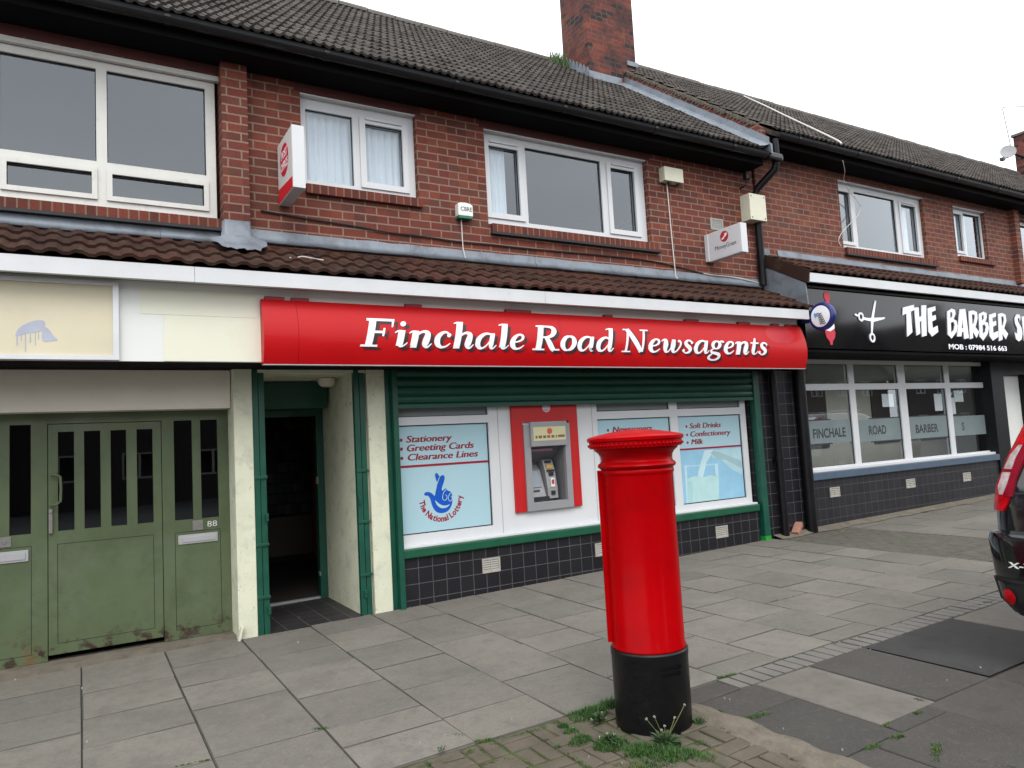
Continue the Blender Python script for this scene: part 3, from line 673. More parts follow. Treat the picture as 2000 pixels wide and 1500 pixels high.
# ---- canopy over the shop fronts
CZ, CY, CK = 3.145, -.745, .52
def canopy(parent, x0, x1, cz, name='canopy_roof', rnd=2):
    r = MB(); LC = .74*math.sqrt(1+CK*CK)
    r.prism([(CY+.03, cz-.02), (-.002, cz-.02+CK*.71), (-.002, cz-.10), (CY+.06, cz-.10)], 'x', x0, x1)
    roof_tiles(r, x0, x1, CY, cz, CK, LC, .30, .165, .024, .026, 8, 'wave', 3, None, rnd)
    return r.build(name, ['can1', 'can2', 'can3'], parent, recalc=False)
canopy(MAIN, XL, 8.28, CZ)
def flashing(parent, x0, x1, z0, z1, rnd):
    fl = MB(); q = random.Random(rnd); x = x0
    while x < x1-.01:
        e = min(x+q.uniform(1.2, 1.6), x1); n_ = 8; vs = []
        for i in range(n_+1):
            t = x+(e-x)*i/n_
            vs += [(t, -.006, z1+q.uniform(-.006, .006)), (t, -.016+q.uniform(-.004, .004), (z0+z1)/2), (t, -.045+q.uniform(-.008, .006), z0+q.uniform(-.008, .008)), (t, -.005, z0)]
        fl.add(vs, [(i*4+k, i*4+k+1, i*4+k+5, i*4+k+4) for i in range(n_) for k in range(3)])
        x = e+.003
    return fl.build('lead_flashing', 'lead', parent, smooth='all')
flashing(MAIN, XL, 1.10, 3.535, 3.640, 1); flashing(MAIN, 1.36, 8.2, 3.575, 3.70, 2)
la = MB(); q = random.Random(8); vs = []; nn = 14      # lead apron dressed round the foot of the pier
for i in range(nn+1):
    t = i/nn; x = 1.00+.47*t; k = min(1, max(0, min(t, 1-t)/.22))
    vs += [(1.105+.255*t, -.118 if .05 < t < .95 else -.02, 3.735), (1.10+.265*t, -.122 if .05 < t < .95 else -.05, 3.60), (x, -.17-.09*k, 3.545-.05*k), (x+.01*math.sin(i*3), -.24-.12*k, 3.495-.085*k+.008*math.sin(i*2.1))]
la.add(vs, [(i*4+k, i*4+k+1, i*4+k+5, i*4+k+4) for i in range(nn) for k in range(3)])
la.build('lead_apron', 'lead', MAIN, smooth='all')
fb = MB(); fb.box(XL, .785, -.735, -.69, 3.006, 3.128); fb.box(.788, 4.09, -.735, -.69, 3.006, 3.128); fb.box(4.093, 8.215, -.735, -.69, 3.006, 3.128)
fb.box(XL, 8.2, -.689, -.56, 3.03, 3.045); fb.build('fascia_board', 'white_wood', MAIN)
fp = MB(); fp.box(XL, 8.2, -.55, -.52, 2.395, 3.03); fp.build('fascia_panel', 'panel_white', MAIN)
fq = MB(); fq.box(.575, 1.325, -.556, -.551, 2.398, 2.765); fq.box(.415, 1.30, -.553, -.5505, 2.77, 2.975); fq.build('patch_panel', ['panel_yellow'], MAIN)
so_ = MB(); so_.box(XL, 8.18, -.52, .02, 2.40, 2.43); so_.build('canopy_soffit', 'soffit', MAIN)
# ---- ground floor: left bay with olive screen
lt = MB(); lt.plate(XL, 1.172, 2.065, 2.40, .10, .34, ()); lt.box(XL, 1.172, .10, .34, 2.06, 2.065); lt.build('lintel', 'render_pink', MAIN)
def pier(x0, x1, y1, name='rendered_pier'):
    p = MB(); p.box(x0, x1, 0, y1, -.05, 2.412); return p.build(name, 'render_cream', MAIN, bevel=.008)
pier(1.18, 1.342, .42); pier(2.425, 2.606, 1.25)
GY = .30
scr = MB()
pan = [(.72, .87, 1.085, 1.97), (.94, 1.085, 1.085, 1.97), (-.49, -.345, 1.085, 1.97), (-.75, -.6, 1.085, 1.97), (-1.0, -.85, 1.085, 1.97)]
scr.plate(XL, 1.178, .055, 2.06, GY, GY+.05, pan+[(-.232, .622, .02, 1.972)])
def lines(mb, x0, x1, z0, z1, y, t=.004):
    mb.plate(x0-t, x1+t, z0-t, z1+t, y-.0012, y-.0002, [(x0, x1, z0, z1)])
scr_o = scr.build('timber_screen', 'olive', MAIN)
ln = MB(); lines(ln, .72, 1.09, .14, .975, GY); lines(ln, -1.0, -.345, .13, .985, GY); ln.build('panel_moulding', 'dark_gap', scr_o)
for p in pan:
    g = MB(); g.box(p[0]+.001, p[1]-.001, GY+.022, GY+.026, p[2]+.001, p[3]-.001); g.build('pane', 'glass_dark', scr_o)
def letterbox(x0, x1, z0, z1, inner):
    b = MB(); b.box(x0, x1, GY-.010, GY-.0015, z0, z1); b.box(x0+inner, x1-inner*.6, GY-.017, GY-.0105, z0+.016, z1-.018); return b.build('letterbox', 'grey_metal', scr_o, bevel=.002)
letterbox(.742, 1.068, .872, .952, .03); letterbox(-.62, -.362, .872, .962, .035)
def lockplate(x0, x1, z0, z1):
    b = MB(); b.box(x0, x1, GY-.006, GY-.0015, z0, z1); b.disc(((x0+x1)/2, GY-.012, (z0+z1)/2), .014, 'y', .006); b.disc(((x0+x1)/2+.03, GY-.008, (z0+z1)/2), .006, 'y', .002); b.build('lock_plate', 'steel', scr_o)
lockplate(.862, .948, .985, 1.072); lockplate(-.57, -.478, 1.0, 1.08)
n88 = MB(); place_txt(n88, '88', onY(GY-.004), .985, 1.065, 1.005, .048, bold=-.02); n88.build('door_number', 'letter_white', scr_o)
dr = MB(); dp = [(-.158, -.042, 1.088, 1.903), (.03, .15, 1.088, 1.903), (.226, .345, 1.088, 1.903), (.425, .55, 1.088, 1.903)]
dr.plate(-.226, .616, .10, 1.966, GY-.004, GY+.04, dp); dr.box(-.226, .616, GY-.014, GY-.0045, .105, .165)
dr_o = dr.build('entrance_door', 'olive', MAIN)
for p in dp:
    g = MB(); g.box(p[0]+.001, p[1]-.001, GY+.018, GY+.022, p[2]+.001, p[3]-.001); g.build('pane', 'glass_dark', dr_o)
ln = MB(); lines(ln, -.16, .545, .19, .98, GY-.004); ln.build('panel_moulding', 'dark_gap', dr_o)
hd = MB(); hd.tube([(-.20, GY-.005, 1.555), (-.20, GY-.05, 1.555), (-.165, GY-.065, 1.55), (-.140, GY-.068, 1.53), (-.135, GY-.068, 1.43), (-.140, GY-.068, 1.33), (-.165, GY-.065, 1.31), (-.20, GY-.05, 1.305), (-.20, GY-.005, 1.305)], .011, 8); hd.build('handle', 'olive', dr_o, smooth=True)
lk = MB(); lk.box(-.222, -.196, GY-.03, GY-.0045, 1.075, 1.27); lk.disc((-.209, GY-.04, 1.25), .012, 'y', .01); lk.build('lock', 'steel', dr_o, bevel=.003)
st = MB(); st.box(XL, 1.178, .10, .40, -.1, .052); st.build('threshold', 'concrete_rough', MAIN)
bk = MB(); bk.box(XL, 1.17, .9, .95, -.1, 2.4); bk.build('hall_wall', 'room_dark', MAIN)
# ---- doorway recess
dw = MB(); dw.box(1.342, 1.44, .40, 1.25, -.05, 2.39); dw.box(2.305, 2.425, .06, 1.25, -.05, 2.41); dw.box(1.342, 2.425, .02, 1.25, 2.372, 2.399)
dw.build('recess_wall', 'render_cream', MAIN)
ff = MB(); ff.add([(1.44, -.0, gz(1.4)+.004), (2.31, 0, gz(2.31)+.004), (2.31, 1.2, gz(2.3)+.008), (1.44, 1.2, gz(1.4)+.008)], [(0, 1, 2, 3)]); ff.build('recess_floor', 'floor_tile', MAIN)
fi = MB(); fi.add([(1.0, 1.2, .066), (8.0, 1.2, .066), (8.0, 7.0, .066), (1.0, 7.0, .066)], [(0, 1, 2, 3)]); fi.build('shop_floor', 'room_dark', MAIN)
ts = MB(); ts.box(1.44, 2.305, 1.16, 1.21, .035, .072); ts.build('door_threshold', 'grey_metal', MAIN)
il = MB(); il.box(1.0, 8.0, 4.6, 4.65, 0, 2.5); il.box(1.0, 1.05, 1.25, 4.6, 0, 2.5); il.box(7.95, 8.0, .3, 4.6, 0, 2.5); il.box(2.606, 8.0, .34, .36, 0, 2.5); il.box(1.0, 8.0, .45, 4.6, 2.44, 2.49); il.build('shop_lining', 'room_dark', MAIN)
df = MB(); df.box(2.225, 2.304, 1.13, 1.24, .05, 2.02); df.box(1.44, 1.50, 1.13, 1.24, .05, 2.02); df.box(1.44, 2.304, 1.13, 1.24, 2.02, 2.37)
df_o = df.build('door_frame', 'green_shutter', MAIN, bevel=.004)
kp = MB(); kp.box(2.205, 2.2245, 1.1, 1.16, 1.28, 1.36); kp.box(2.21, 2.2245, 1.11, 1.16, .3, .34); kp.build('lock_keep', 'steel', df_o)
sh = MB(); sh.box(1.445, 2.26, .80, 1.125, 2.085, 2.366); sh.build('shutter_box', 'green_shutter', MAIN, bevel=.01)
lab = MB(); lab.box(1.47, 1.545, .795, .799, 2.10, 2.135); lab.build('maker_plate', 'panel_white', MAIN)
def folding_post(x0, x1, zt, straps, bolts, y=.015):
    p = MB(); mid = (x0+x1)/2
    p.box(x0, mid-.003, y, y+.055, .03, zt); p.box(mid+.003, x1, y+.006, y+.055, .03, zt); po = p.build('folding_gate', 'green_paint', MAIN, bevel=.004)
    for z in straps:
        s = MB(); s.box(x0-.004, x1+.006, y-.010, y-.001, z-.014, z+.014); s.disc((x1-.005, y-.018, z), .010, 'y', .008); s.build('hinge_strap', 'green_paint', po, bevel=.003)
    for (bx, z) in bolts:
        s = MB(); s.box(bx-.013, bx+.013, y-.022, y-.001, z-.035, z+.035); s.disc((bx, y-.028, z+.008), .009, 'y', .006); s.build('bolt', 'green_paint', po, bevel=.003)
    return po
folding_post(1.345, 1.452, 2.40, (1.42, .82, .36), ((1.445, 1.06), (1.445, .24)))
folding_post(2.295, 2.405, 2.40, (1.42, .93, .43), ((2.315, 1.13), (2.335, .25)))
# ---- shop window bay
sr = MB(); sr.plate(2.72, 7.80, -.05, .53, 0, .2, ()); sr.box(7.955, 8.86, .0, .3, -.05, 2.41); sr.box(7.80, 7.955, .045, .3, -.05, 2.41); sr_o = sr.build('tiled_wall', 'tile_black', MAIN)
def air_vent(parent, x0, x1, z0, z1, y=0., slats=5):
    v = MB(); v.plate(x0, x1, z0, z1, y-.010, y-.001, [(x0+.018, x1-.018, z0+.018, z1-.018)]); vo = v.build('air_vent', 'vent', parent)
    s = MB(); dz = (z1-z0-.036)/slats
    for i in range(slats): s.prism([(y-.008, z0+.018+dz*i), (y-.003, z0+.018+dz*i+dz*.75), (y-.001, z0+.018+dz*i+dz*.75), (y-.006, z0+.018+dz*i)], 'x', x0+.018, x1-.018)
    s.box((x0+x1)/2-.008, (x0+x1)/2+.008, y-.0095, y-.0085, z0+.018, z1-.018)
    s.build('louvre', 'vent', vo)
    b = MB(); b.box(x0+.017, x1-.017, y-.0012, y-.0004, z0+.017, z1-.017); b.build('vent_back', 'vent_dark', vo)
for v in ((3.595, 3.81, .27, .42), (5.06, 5.27, .26, .41), (6.98, 7.195, .252, .402)): air_vent(sr_o, *v)
gs = MB(); gs.box(2.72, 7.80, -.035, .07, .53, .618); gs.build('shop_sill', 'green_sill', MAIN, bevel=.012)
WY = .06
sw = [(2.60, 3.79, .745, 1.842, 0), (2.60, 3.79, 1.925, 2.3, 0), (5.255, 6.405, .715, 1.83, 0), (5.255, 6.40, 1.922, 2.3, 0), (6.53, 7.672, .715, 1.83, 0), (6.53, 7.672, 1.922, 2.3, 0)]
shopw = window(MAIN, (2.58, 7.77, .64, 2.40), WY, None, sw, name='shop_window', glass='glass_shop', fr=.06, extra=[(4.27, 4.76, .91, 1.55)])
for a, b in ((2.65, 3.782), (5.263, 6.392), (6.538, 7.664)): fbk = MB(); fbk.box(a, b, WY+.030, WY+.0335, 1.933, 2.29); fbk.build('frosted_film', 'frosted_back', shopw)
s2 = MB(); s2.box(2.72, 7.80, .0, .075, .6185, .642); s2.build('sill_board', 'upvc', shopw, bevel=.004)
dv = MB(); dv.box(3.905, 3.911, WY-.0015, WY-.0002, .65, 2.05); dv.box(5.176, 5.182, WY-.0015, WY-.0002, .65, 2.05); dv.build('frame_joint', 'vent', shopw)
gd = MB(); gd.box(2.668, 2.722, -.05, .05, .03, 2.40); gd.box(2.607, 2.667, .02, .06, .03, 2.40); gd.build('shutter_guide', 'green_paint', MAIN, bevel=.004)
gd = MB(); gd.box(7.842, 7.95, -.05, .04, .19, 2.40); gd_o = gd.build('shutter_guide', 'green_paint', MAIN, bevel=.004)
g2 = MB(); g2.box(7.8415, 7.9505, -.051, .041, .075, .19); g2.build('repainted_foot', 'green_bright', gd_o)
rs = MB(); z = 2.03; prof = [(-.028, 2.012), (-.028, 2.05)]
while z < 2.40:
    prof += [(-.012, z+.02), (-.030, z+.04), (-.036, z+.065), (-.030, z+.09)]; z += .092
prof = [p for p in prof if p[1] < 2.42]+[(.0, 2.42), (.0, 2.012)]
rs.prism(prof, 'x', 2.723, 7.841); rs.box(2.723, 7.841, -.040, .005, 2.008, 2.046); rs.build('roller_shutter', 'green_shutter', MAIN)
# downpipes on the tiled pier, lamp, etc.
def downpipe(parent, pts, r, col=()):
    d = MB(); d.tube(pts, r, 14); do = d.build('downpipe', 'black_paint', parent, smooth=True)
    for z, (x, y) in col:
        k = MB(); k.lathe([(r+.001, -.03), (r+.012, -.03), (r+.012, .03), (r+.001, .03)], (x, y, z), 16); k.box(x-.07, x+.07, y+.02, y+.055, z-.02, z+.02); k.build('pipe_clip', 'black_paint', do)
    return do
downpipe(MAIN, [(8.22, -.065, .09), (8.22, -.065, 2.42)], .052, [(1.2, (8.22, -.065))])
downpipe(MAIN, [(8.315, -.36, 5.60), (8.315, -.36, 5.30), (8.30, -.33, 5.18), (8.20, -.10, 4.98), (8.185, -.07, 4.90), (8.185, -.07, 3.60)], .050)
hp = MB(); hp.box(8.09, 8.36, -.45, -.32, 5.27, 5.37); hp.build('hopper', 'gutter', MAIN, bevel=.03)
# ================================================================ SECOND BUILDING
BX0, BX1 = 8.28, 27.0
BAR = thing('brick_shop', 'taller red brick shop building with black tiled front and blue sill beneath white shop window', 'shop building', (12, 0, gz(12)))
HD = (10.17, 12.48, 4.34, 5.42); HE = (13.41, 14.47, 4.48, 5.40); HF = (15.69, 17.8, 4.1, 5.40)
w2 = MB(); w2.plate(BX0, BX1, 2.62, 5.65, 0.0, .26, [HD, HE, HF]); w2.box(BX1-.25, BX1, .26, 7.3, 0, 5.65); w2.box(BX0, BX1, 7.05, 7.3, -.1, 5.65)
w2.box(15.34, 15.52, -.11, 0, 4.1, 5.55); w2.box(BX0+.02, BX0+.24, .3, 7.0, -.05, 5.6); w2.build('wall', 'brick_b', BAR)
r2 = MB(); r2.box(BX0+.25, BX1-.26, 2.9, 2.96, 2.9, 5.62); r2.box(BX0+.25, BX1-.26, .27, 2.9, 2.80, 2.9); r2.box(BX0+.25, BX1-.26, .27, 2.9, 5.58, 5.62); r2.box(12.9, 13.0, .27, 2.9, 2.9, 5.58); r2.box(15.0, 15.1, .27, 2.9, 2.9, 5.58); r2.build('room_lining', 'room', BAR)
wD = window(BAR, HD, .07, None, [(10.235, 10.53, 4.46, 5.275, .045), (10.66, 11.75, 4.41, 5.31, 0), (11.90, 12.335, 4.46, 5.26, .045)], vents=[(11.92, 12.3, 5.275)])
wE = window(BAR, HE, .07, None, [(13.46, 13.77, 4.60, 5.29, .04), (13.86, 14.42, 4.54, 5.33, 0)])
wF = window(BAR, HF, .07, None, [(15.75, 16.6, 4.5, 5.33, 0), (16.68, 17.74, 4.5, 5.33, 0), (15.75, 17.74, 4.17, 4.42, 0)], mat='upvc_old')
for wnd, h in ((wD, HD), (wE, HE)):
    t = MB(); t.box(h[0]+.003, h[1]-.003, .002, .069, h[3]-.016, h[3]-.003); t.build('head_trim', 'upvc', wnd)
sill(BAR, 10.19, 12.67, 4.24, 4.338); sill(BAR, 13.42, 14.62, 4.39, 4.478, False)
sf = MB(); sf.box(8.36, BX1, -.33, -.002, 5.53, 5.69); sf.build('soffit', 'soffit', BAR)
gutter(BAR, 8.34, BX1, -.40, 5.665)
roof(BAR, 8.21, BX1, ZE2, RM, .100, 5, 5)
canopy(BAR, 8.29, BX1, 3.655, rnd=7)
flashing(BAR, 8.62, BX1, 4.02, 4.15, 5)
l3 = MB(); l3.box(8.29, 8.44, -.02, -.006, 4.055, 4.145); l3.build('lead_flashing', 'lead', BAR)
ck = MB(); ck.prism([(-.72, 3.50), (-.005, 3.90), (-.005, 4.075), (-.76, 3.665)], 'x', 8.262, 8.288); ck.build('verge_board', 'can2', BAR)
ck = MB(); ck.prism([(-.70, 3.13), (-.005, 3.45), (-.005, 3.9), (-.68, 3.505)], 'x', 8.268, 8.286); ck.build('cheek_flashing', 'lead', BAR)
fb = MB(); fb.box(8.30, 13.0, -.735, -.69, 3.515, 3.635); fb.box(13.003, BX1, -.735, -.69, 3.515, 3.635); fb.build('fascia_board', 'white_wood', BAR)
cf = MB(); cf.box(8.29, BX1, -.58, .05, 2.60, 2.635); cf.build('canopy_soffit', 'soffit', BAR)
t2 = MB(); t2.plate(8.861, 14.02, -.05, .84, 0, .2, ()); t2.box(8.861, 8.95, .001, .3, .84, 2.6); t2o = t2.build('tiled_wall', 'tile_black_b', BAR)
for v in ((9.31, 9.535, .575, .715), (11.19, 11.43, .56, .70), (12.83, 13.07, .545, .69)): air_vent(t2o, *v, slats=4)
bs = MB(); bs.box(8.90, 14.03, -.035, .13, .841, .945); bs.build('shop_sill', 'blue_sill', BAR, bevel=.01)
bcells = []
for a, b in ((9.12, 10.165), (10.30, 11.45), (11.645, 12.81), (12.95, 14.105)):
    bcells += [(a, b, 1.01, 2.14, 0), (a, b, 2.235, 2.535, 0)]
bw = window(BAR, (8.98, 14.19, .955, 2.60), .12, None, bcells, name='shop_window', glass='glass_shop')
s2 = MB(); s2.box(8.95, 14.05, .03, .119, .946, .985); s2.build('sill_board', 'upvc', bw, bevel=.004)
bf = MB(); bf.box(14.03, 14.46, -.03, .3, -.05, 2.62); bf.box(14.461, 15.5, .02, .25, 2.36, 2.62); bf.box(15.3, 15.6, -.03, .3, -.05, 2.36); bf.build('black_frame', 'black_paint', BAR, bevel=.006)
wd = MB(); wd.box(14.462, 15.299, .12, .16, .18, 2.355); wd.build('pale_door', 'panel_white', BAR)
wl = MB(); wl.box(15.6, BX1, .0, .3, -.05, 2.62); wl.build('lower_wall', 'render_pink', BAR)
bl = MB(); bl.box(8.9, 23.5, 4.4, 4.46, 0, 2.7); bl.box(8.9, 23.5, .35, 4.4, .02, .05); bl.box(8.86, 8.9, .32, 4.4, 0, 2.7); bl.box(23.5, 23.54, .31, 4.4, 0, 2.7); bl.box(8.9, 23.5, .31, 4.4, 2.66, 2.70); bl.box(14.25, 23.5, .31, .34, 0, 2.66); bl.build('shop_lining', 'room_b', BAR)
pl = MB()
for a, b in ((12.5, 15.4), (17.2, 20.6)): pl.box(a, b, 4.36, 4.399, 1.1, 2.64)
pl.build('reflection_panel', 'room_dark', BAR)  # dark boards imitate reflections of the houses opposite in the panes
downpipe(BAR, [(8.765, -.075, .15), (8.765, -.075, 2.60)], .075)
# frosted band with lettering
band = MB()
for (a, b, c, d) in ((9.122, 10.163, 1.352, 1.69), (10.302, 11.448, 1.33, 1.675), (11.647, 12.808, 1.318, 1.675), (12.952, 14.10, 1.31, 1.65)):
    band.box(a+.008, b-.008, .1525, .1535, c, d)
bo = band.build('frosted_band', 'frost', bw)
bl = MB()
for (a, b, c, d) in ((9.122, 9.70, 1.352, 1.69), (10.62, 11.448, 1.33, 1.675), (11.647, 12.808, 1.318, 1.675), (12.952, 13.5, 1.31, 1.65)):
    bl.box(a+.008, b-.008, .1523, .1533, d+.0005, d+.018); bl.box(a+.008, b-.008, .1523, .1533, c-.018, c-.0005)
bl.build('band_line', 'text_dark', bo)
bt = MB()
for s_, a, b, zb in (('FINCHALE', 9.26, 10.02, 1.435), ('ROAD', 10.60, 11.05, 1.435), ('BARBER', 11.86, 12.52, 1.41), ('S', 13.26, 13.33, 1.405)):
    bt = MB(); place_txt(bt, s_, onY(.1512), a, b, zb, .135, .001, bold=.02); bt.build('band_lettering', 'text_dark', bw)
for i, (a, b, c, d, lab) in enumerate(((11.02, 11.33, 1.858, 2.066, 'white paper notice in second shop window pane, alone'), (12.49, 12.725, 1.76, 2.05, 'tall white paper notice at the right edge of third shop window pane'),
        (12.955, 13.121, 1.692, 1.978, 'white paper notice low down in the fourth pane, under the blue card'), (13.112, 13.40, 1.902, 2.10, 'white paper notice beside the blue card in the fourth pane'))):
    n_ = MB(); n_.box(a, b, .1545, .1555, c, d); tag(n_.build('paper_notice', 'paper', None, loc=((a+b)/2, .157, c)), lab, 'notice', 'paper notices in the barber window')
n_ = MB(); n_.box(12.955, 13.085, .1565, .1575, 1.987, 2.105); n_.box(12.975, 13.065, .1560, .1564, 2.03, 2.045, 1); n_.box(12.975, 13.065, .1560, .1564, 2.055, 2.065, 1)
tag(n_.build('card', ['blue_rim', 'paper'], None, loc=(13.0, .157, 1.987)), 'small dark blue card stuck in the top corner of fourth pane', 'card')
sl_ = MB(); sl_.box(9.0, 9.75, .9, .98, 2.55, 2.60); ll = bpy.data.lights.new('room_fill_lamp', 'AREA'); ll.shape = 'RECTANGLE'; ll.size = 6.0; ll.size_y = .12; ll.energy = 75; ll.color = (1, .95, .86)
sl_o = tag(sl_.build('strip_light', 'tube_lit', None, loc=(9.4, .94, 2.57)), 'lit ceiling strip light inside the barber shop beside red sign end', 'light')
lo = bpy.data.objects.new('room_fill_lamp', ll); C.objects.link(lo); lo.parent = sl_o; lo.location = (6.5, 1.2, .05)  # added area lamp brightening the room, well away from the strip light
# ---- black sign with brushed letters
BS = thing('shop_sign', 'long black glossy shop sign with white brush letters, scissors and red barber pole', 'shop sign', (11, -.6, 2.65))
p = MB(); p.box(8.30, 20.0, -.60, -.56, 2.65, 3.46); p.build('panel', 'black_sign', BS)
p = MB(); p.box(8.29, 20.0, -.635, -.59, 3.462, 3.50); p.build('trim', 'black_paint', BS, bevel=.006)
LT = {
'T': [[(10.546,3.297),(10.836,3.355),(10.830,3.271),(10.734,3.247),(10.725,2.932),(10.587,2.862),(10.621,3.210),(10.522,3.183)]],
'H': [[(10.836,3.311),(10.956,3.321),(10.940,3.171),(11.008,3.186),(11.032,3.355),(11.168,3.367),(11.133,3.191),(11.094,2.894),(10.974,2.869),(10.990,3.115),(10.942,3.100),(10.927,2.919),(10.830,2.886)]],
'E': [[(11.193,3.318),(11.410,3.361),(11.406,3.293),(11.297,3.266),(11.288,3.198),(11.394,3.224),(11.393,3.152),(11.278,3.116),(11.277,3.008),(11.416,3.056),(11.416,2.958),(11.236,2.880),(11.154,2.950)]],
'B': [[(11.727,3.293),(11.864,3.345),(11.953,3.329),(11.960,3.268),(11.888,3.177),(11.966,3.155),(11.984,3.073),(11.942,2.980),(11.774,2.865),(11.685,2.921)],[(11.807,3.281),(11.872,3.289),(11.865,3.222),(11.796,3.174)],[(11.798,3.118),(11.880,3.136),(11.906,3.081),(11.874,3.008),(11.778,2.954)]],
'A': [[(12.095,3.346),(12.267,3.359),(12.280,2.887),(12.144,2.867),(12.147,2.981),(12.089,2.974),(12.067,2.907),(11.945,2.900)],[(12.152,3.203),(12.150,3.048),(12.092,3.036)]],
'R': [[(12.356,3.327),(12.494,3.346),(12.606,3.323),(12.610,3.222),(12.508,3.071),(12.609,2.995),(12.511,2.893),(12.415,2.995),(12.404,2.890),(12.314,2.867)],[(12.440,3.268),(12.512,3.287),(12.529,3.229),(12.481,3.133),(12.428,3.110)]],
'B2': [[(12.659,3.293),(12.806,3.339),(12.902,3.320),(12.897,3.245),(12.821,3.167),(12.909,3.160),(12.924,3.075),(12.872,2.977),(12.708,2.854),(12.613,2.917)],[(12.743,3.270),(12.806,3.289),(12.802,3.219),(12.732,3.169)],[(12.730,3.110),(12.813,3.129),(12.836,3.072),(12.802,3.007),(12.712,2.951)]],
'E2': [[(12.978,3.296),(13.200,3.341),(13.192,3.273),(13.068,3.246),(13.064,3.176),(13.177,3.200),(13.173,3.132),(13.057,3.095),(13.050,2.982),(13.207,3.030),(13.197,2.933),(13.009,2.861),(12.923,2.931)]],
'R2': [[(13.268,3.320),(13.397,3.342),(13.508,3.319),(13.517,3.216),(13.415,3.081),(13.526,2.991),(13.431,2.894),(13.333,2.991),(13.326,2.888),(13.213,2.860)],[(13.362,3.275),(13.428,3.289),(13.445,3.224),(13.395,3.134),(13.342,3.111)]],
'S': [[(14.009,3.302),(13.974,3.345),(13.886,3.342),(13.806,3.271),(13.806,3.171),(13.863,3.085),(13.843,2.995),(13.753,3.026),(13.780,2.905),(13.859,2.868),(13.966,2.910),(14.013,3.023),(13.999,3.111),(13.912,3.209),(13.902,3.264),(13.951,3.288),(13.980,3.223)]]}
for wk in (('T', 'H', 'E'), ('B', 'A', 'R', 'B2', 'E2', 'R2')):
    lm = MB()
    for g in wk: place_flat(lm, LT[g], onY(-.616), .012)
    lm.build('lettering', 'barber_white', BS)
lm = MB(); place_flat(lm, LT['S'], onY(-.616), .012)
def sh(ps, d): return [[(x+d, z) for x, z in p] for p in ps]
place_flat(lm, sh(LT['H'], 3.22), onY(-.616), .012)
place_flat(lm, [smooth_poly([(14.42,3.10),(14.48,3.30),(14.60,3.34),(14.72,3.28),(14.76,3.08),(14.70,2.92),(14.56,2.87),(14.46,2.94)]), smooth_poly([(14.53,3.10),(14.56,3.22),(14.61,3.24),(14.65,3.18),(14.66,3.06),(14.62,2.98),(14.57,2.97)])], onY(-.616), .012)
place_flat(lm, [[(14.84,3.32),(14.98,3.345),(15.09,3.32),(15.10,3.2),(15.0,3.07),(14.93,3.05),(14.92,2.89),(14.80,2.87)],[(14.93,3.26),(14.99,3.28),(15.01,3.22),(14.93,3.12)]], onY(-.616), .012)
lm.build('lettering', 'barber_white', BS)
lm = MB(); place_txt(lm, 'MOB : 07984 516 663', onY(-.606), 11.69, 13.45, 2.70, .078, .004, bold=.025); lm.build('phone_number', 'barber_white', BS)
lm = MB()
for i, p in enumerate(([(9.869,3.364),(9.905,3.366),(9.793,3.074),(9.735,3.071)], [(9.664,3.063),(9.750,3.110),(10.071,3.131),(10.078,3.118),(10.044,3.103),(9.789,3.052)], [(9.567,3.113),(9.670,3.104),(9.758,3.108),(9.751,3.061),(9.664,3.063),(9.561,3.075)], [(9.733,3.060),(9.791,3.063),(9.741,2.882),(9.712,2.881)], [(9.357,3.139),(9.393,3.157),(9.433,3.140),(9.464,3.146),(9.456,3.119),(9.412,3.115)])):
    place_flat(lm, [p], onY(-.612-.0006*i), .008)
def ring(c, a, b, th, tilt=0, n=28):
    o = []; i_ = []
    for k in range(n):
        t = 2*PI*k/n; 
        for L_, s_ in ((o, 1), (i_, 1-th)):
            x, z = a*s_*math.cos(t), b*s_*math.sin(t)
            L_.append((c[0]+x*math.cos(tilt)-z*math.sin(tilt), c[1]+x*math.sin(tilt)+z*math.cos(tilt)))
    return [o, i_]
place_flat(lm, ring((9.508, 3.113), .062, .066, .42), onY(-.616), .012); place_flat(lm, ring((9.728, 2.822), .064, .068, .40), onY(-.6165), .012)
lm.build('scissors', 'barber_white', BS)
bp_ = MB(); bp_.disc((8.80, -.606, 3.37), .065, 'y', .005, 24, 0, .07); bp_.prism([(8.775, 3.32), (8.825, 3.32), (8.87, 3.22), (8.90, 3.16), (8.70, 3.16), (8.73, 3.22)], 'y', -.607, -.602)
bp_.prism([(8.70, 3.16), (8.90, 3.16), (8.90, 2.88), (8.70, 2.88)], 'y', -.6065, -.602)
bp_.prism([(8.69, 2.88), (8.915, 2.88), (8.89, 2.80), (8.84, 2.75), (8.825, 2.70), (8.785, 2.70), (8.77, 2.75), (8.715, 2.80)], 'y', -.607, -.602)
bp_.build('barber_pole', 'barber_red', BS)
bq = MB(); bq.prism([(8.71, 2.90), (8.90, 2.99), (8.90, 2.93), (8.80, 2.885)], 'y', -.6085, -.6072); bq.prism([(8.70, 3.05), (8.90, 3.13), (8.90, 3.09), (8.70, 3.0)], 'y', -.6085, -.6072); bq.build('stripe', 'barber_white', BS)
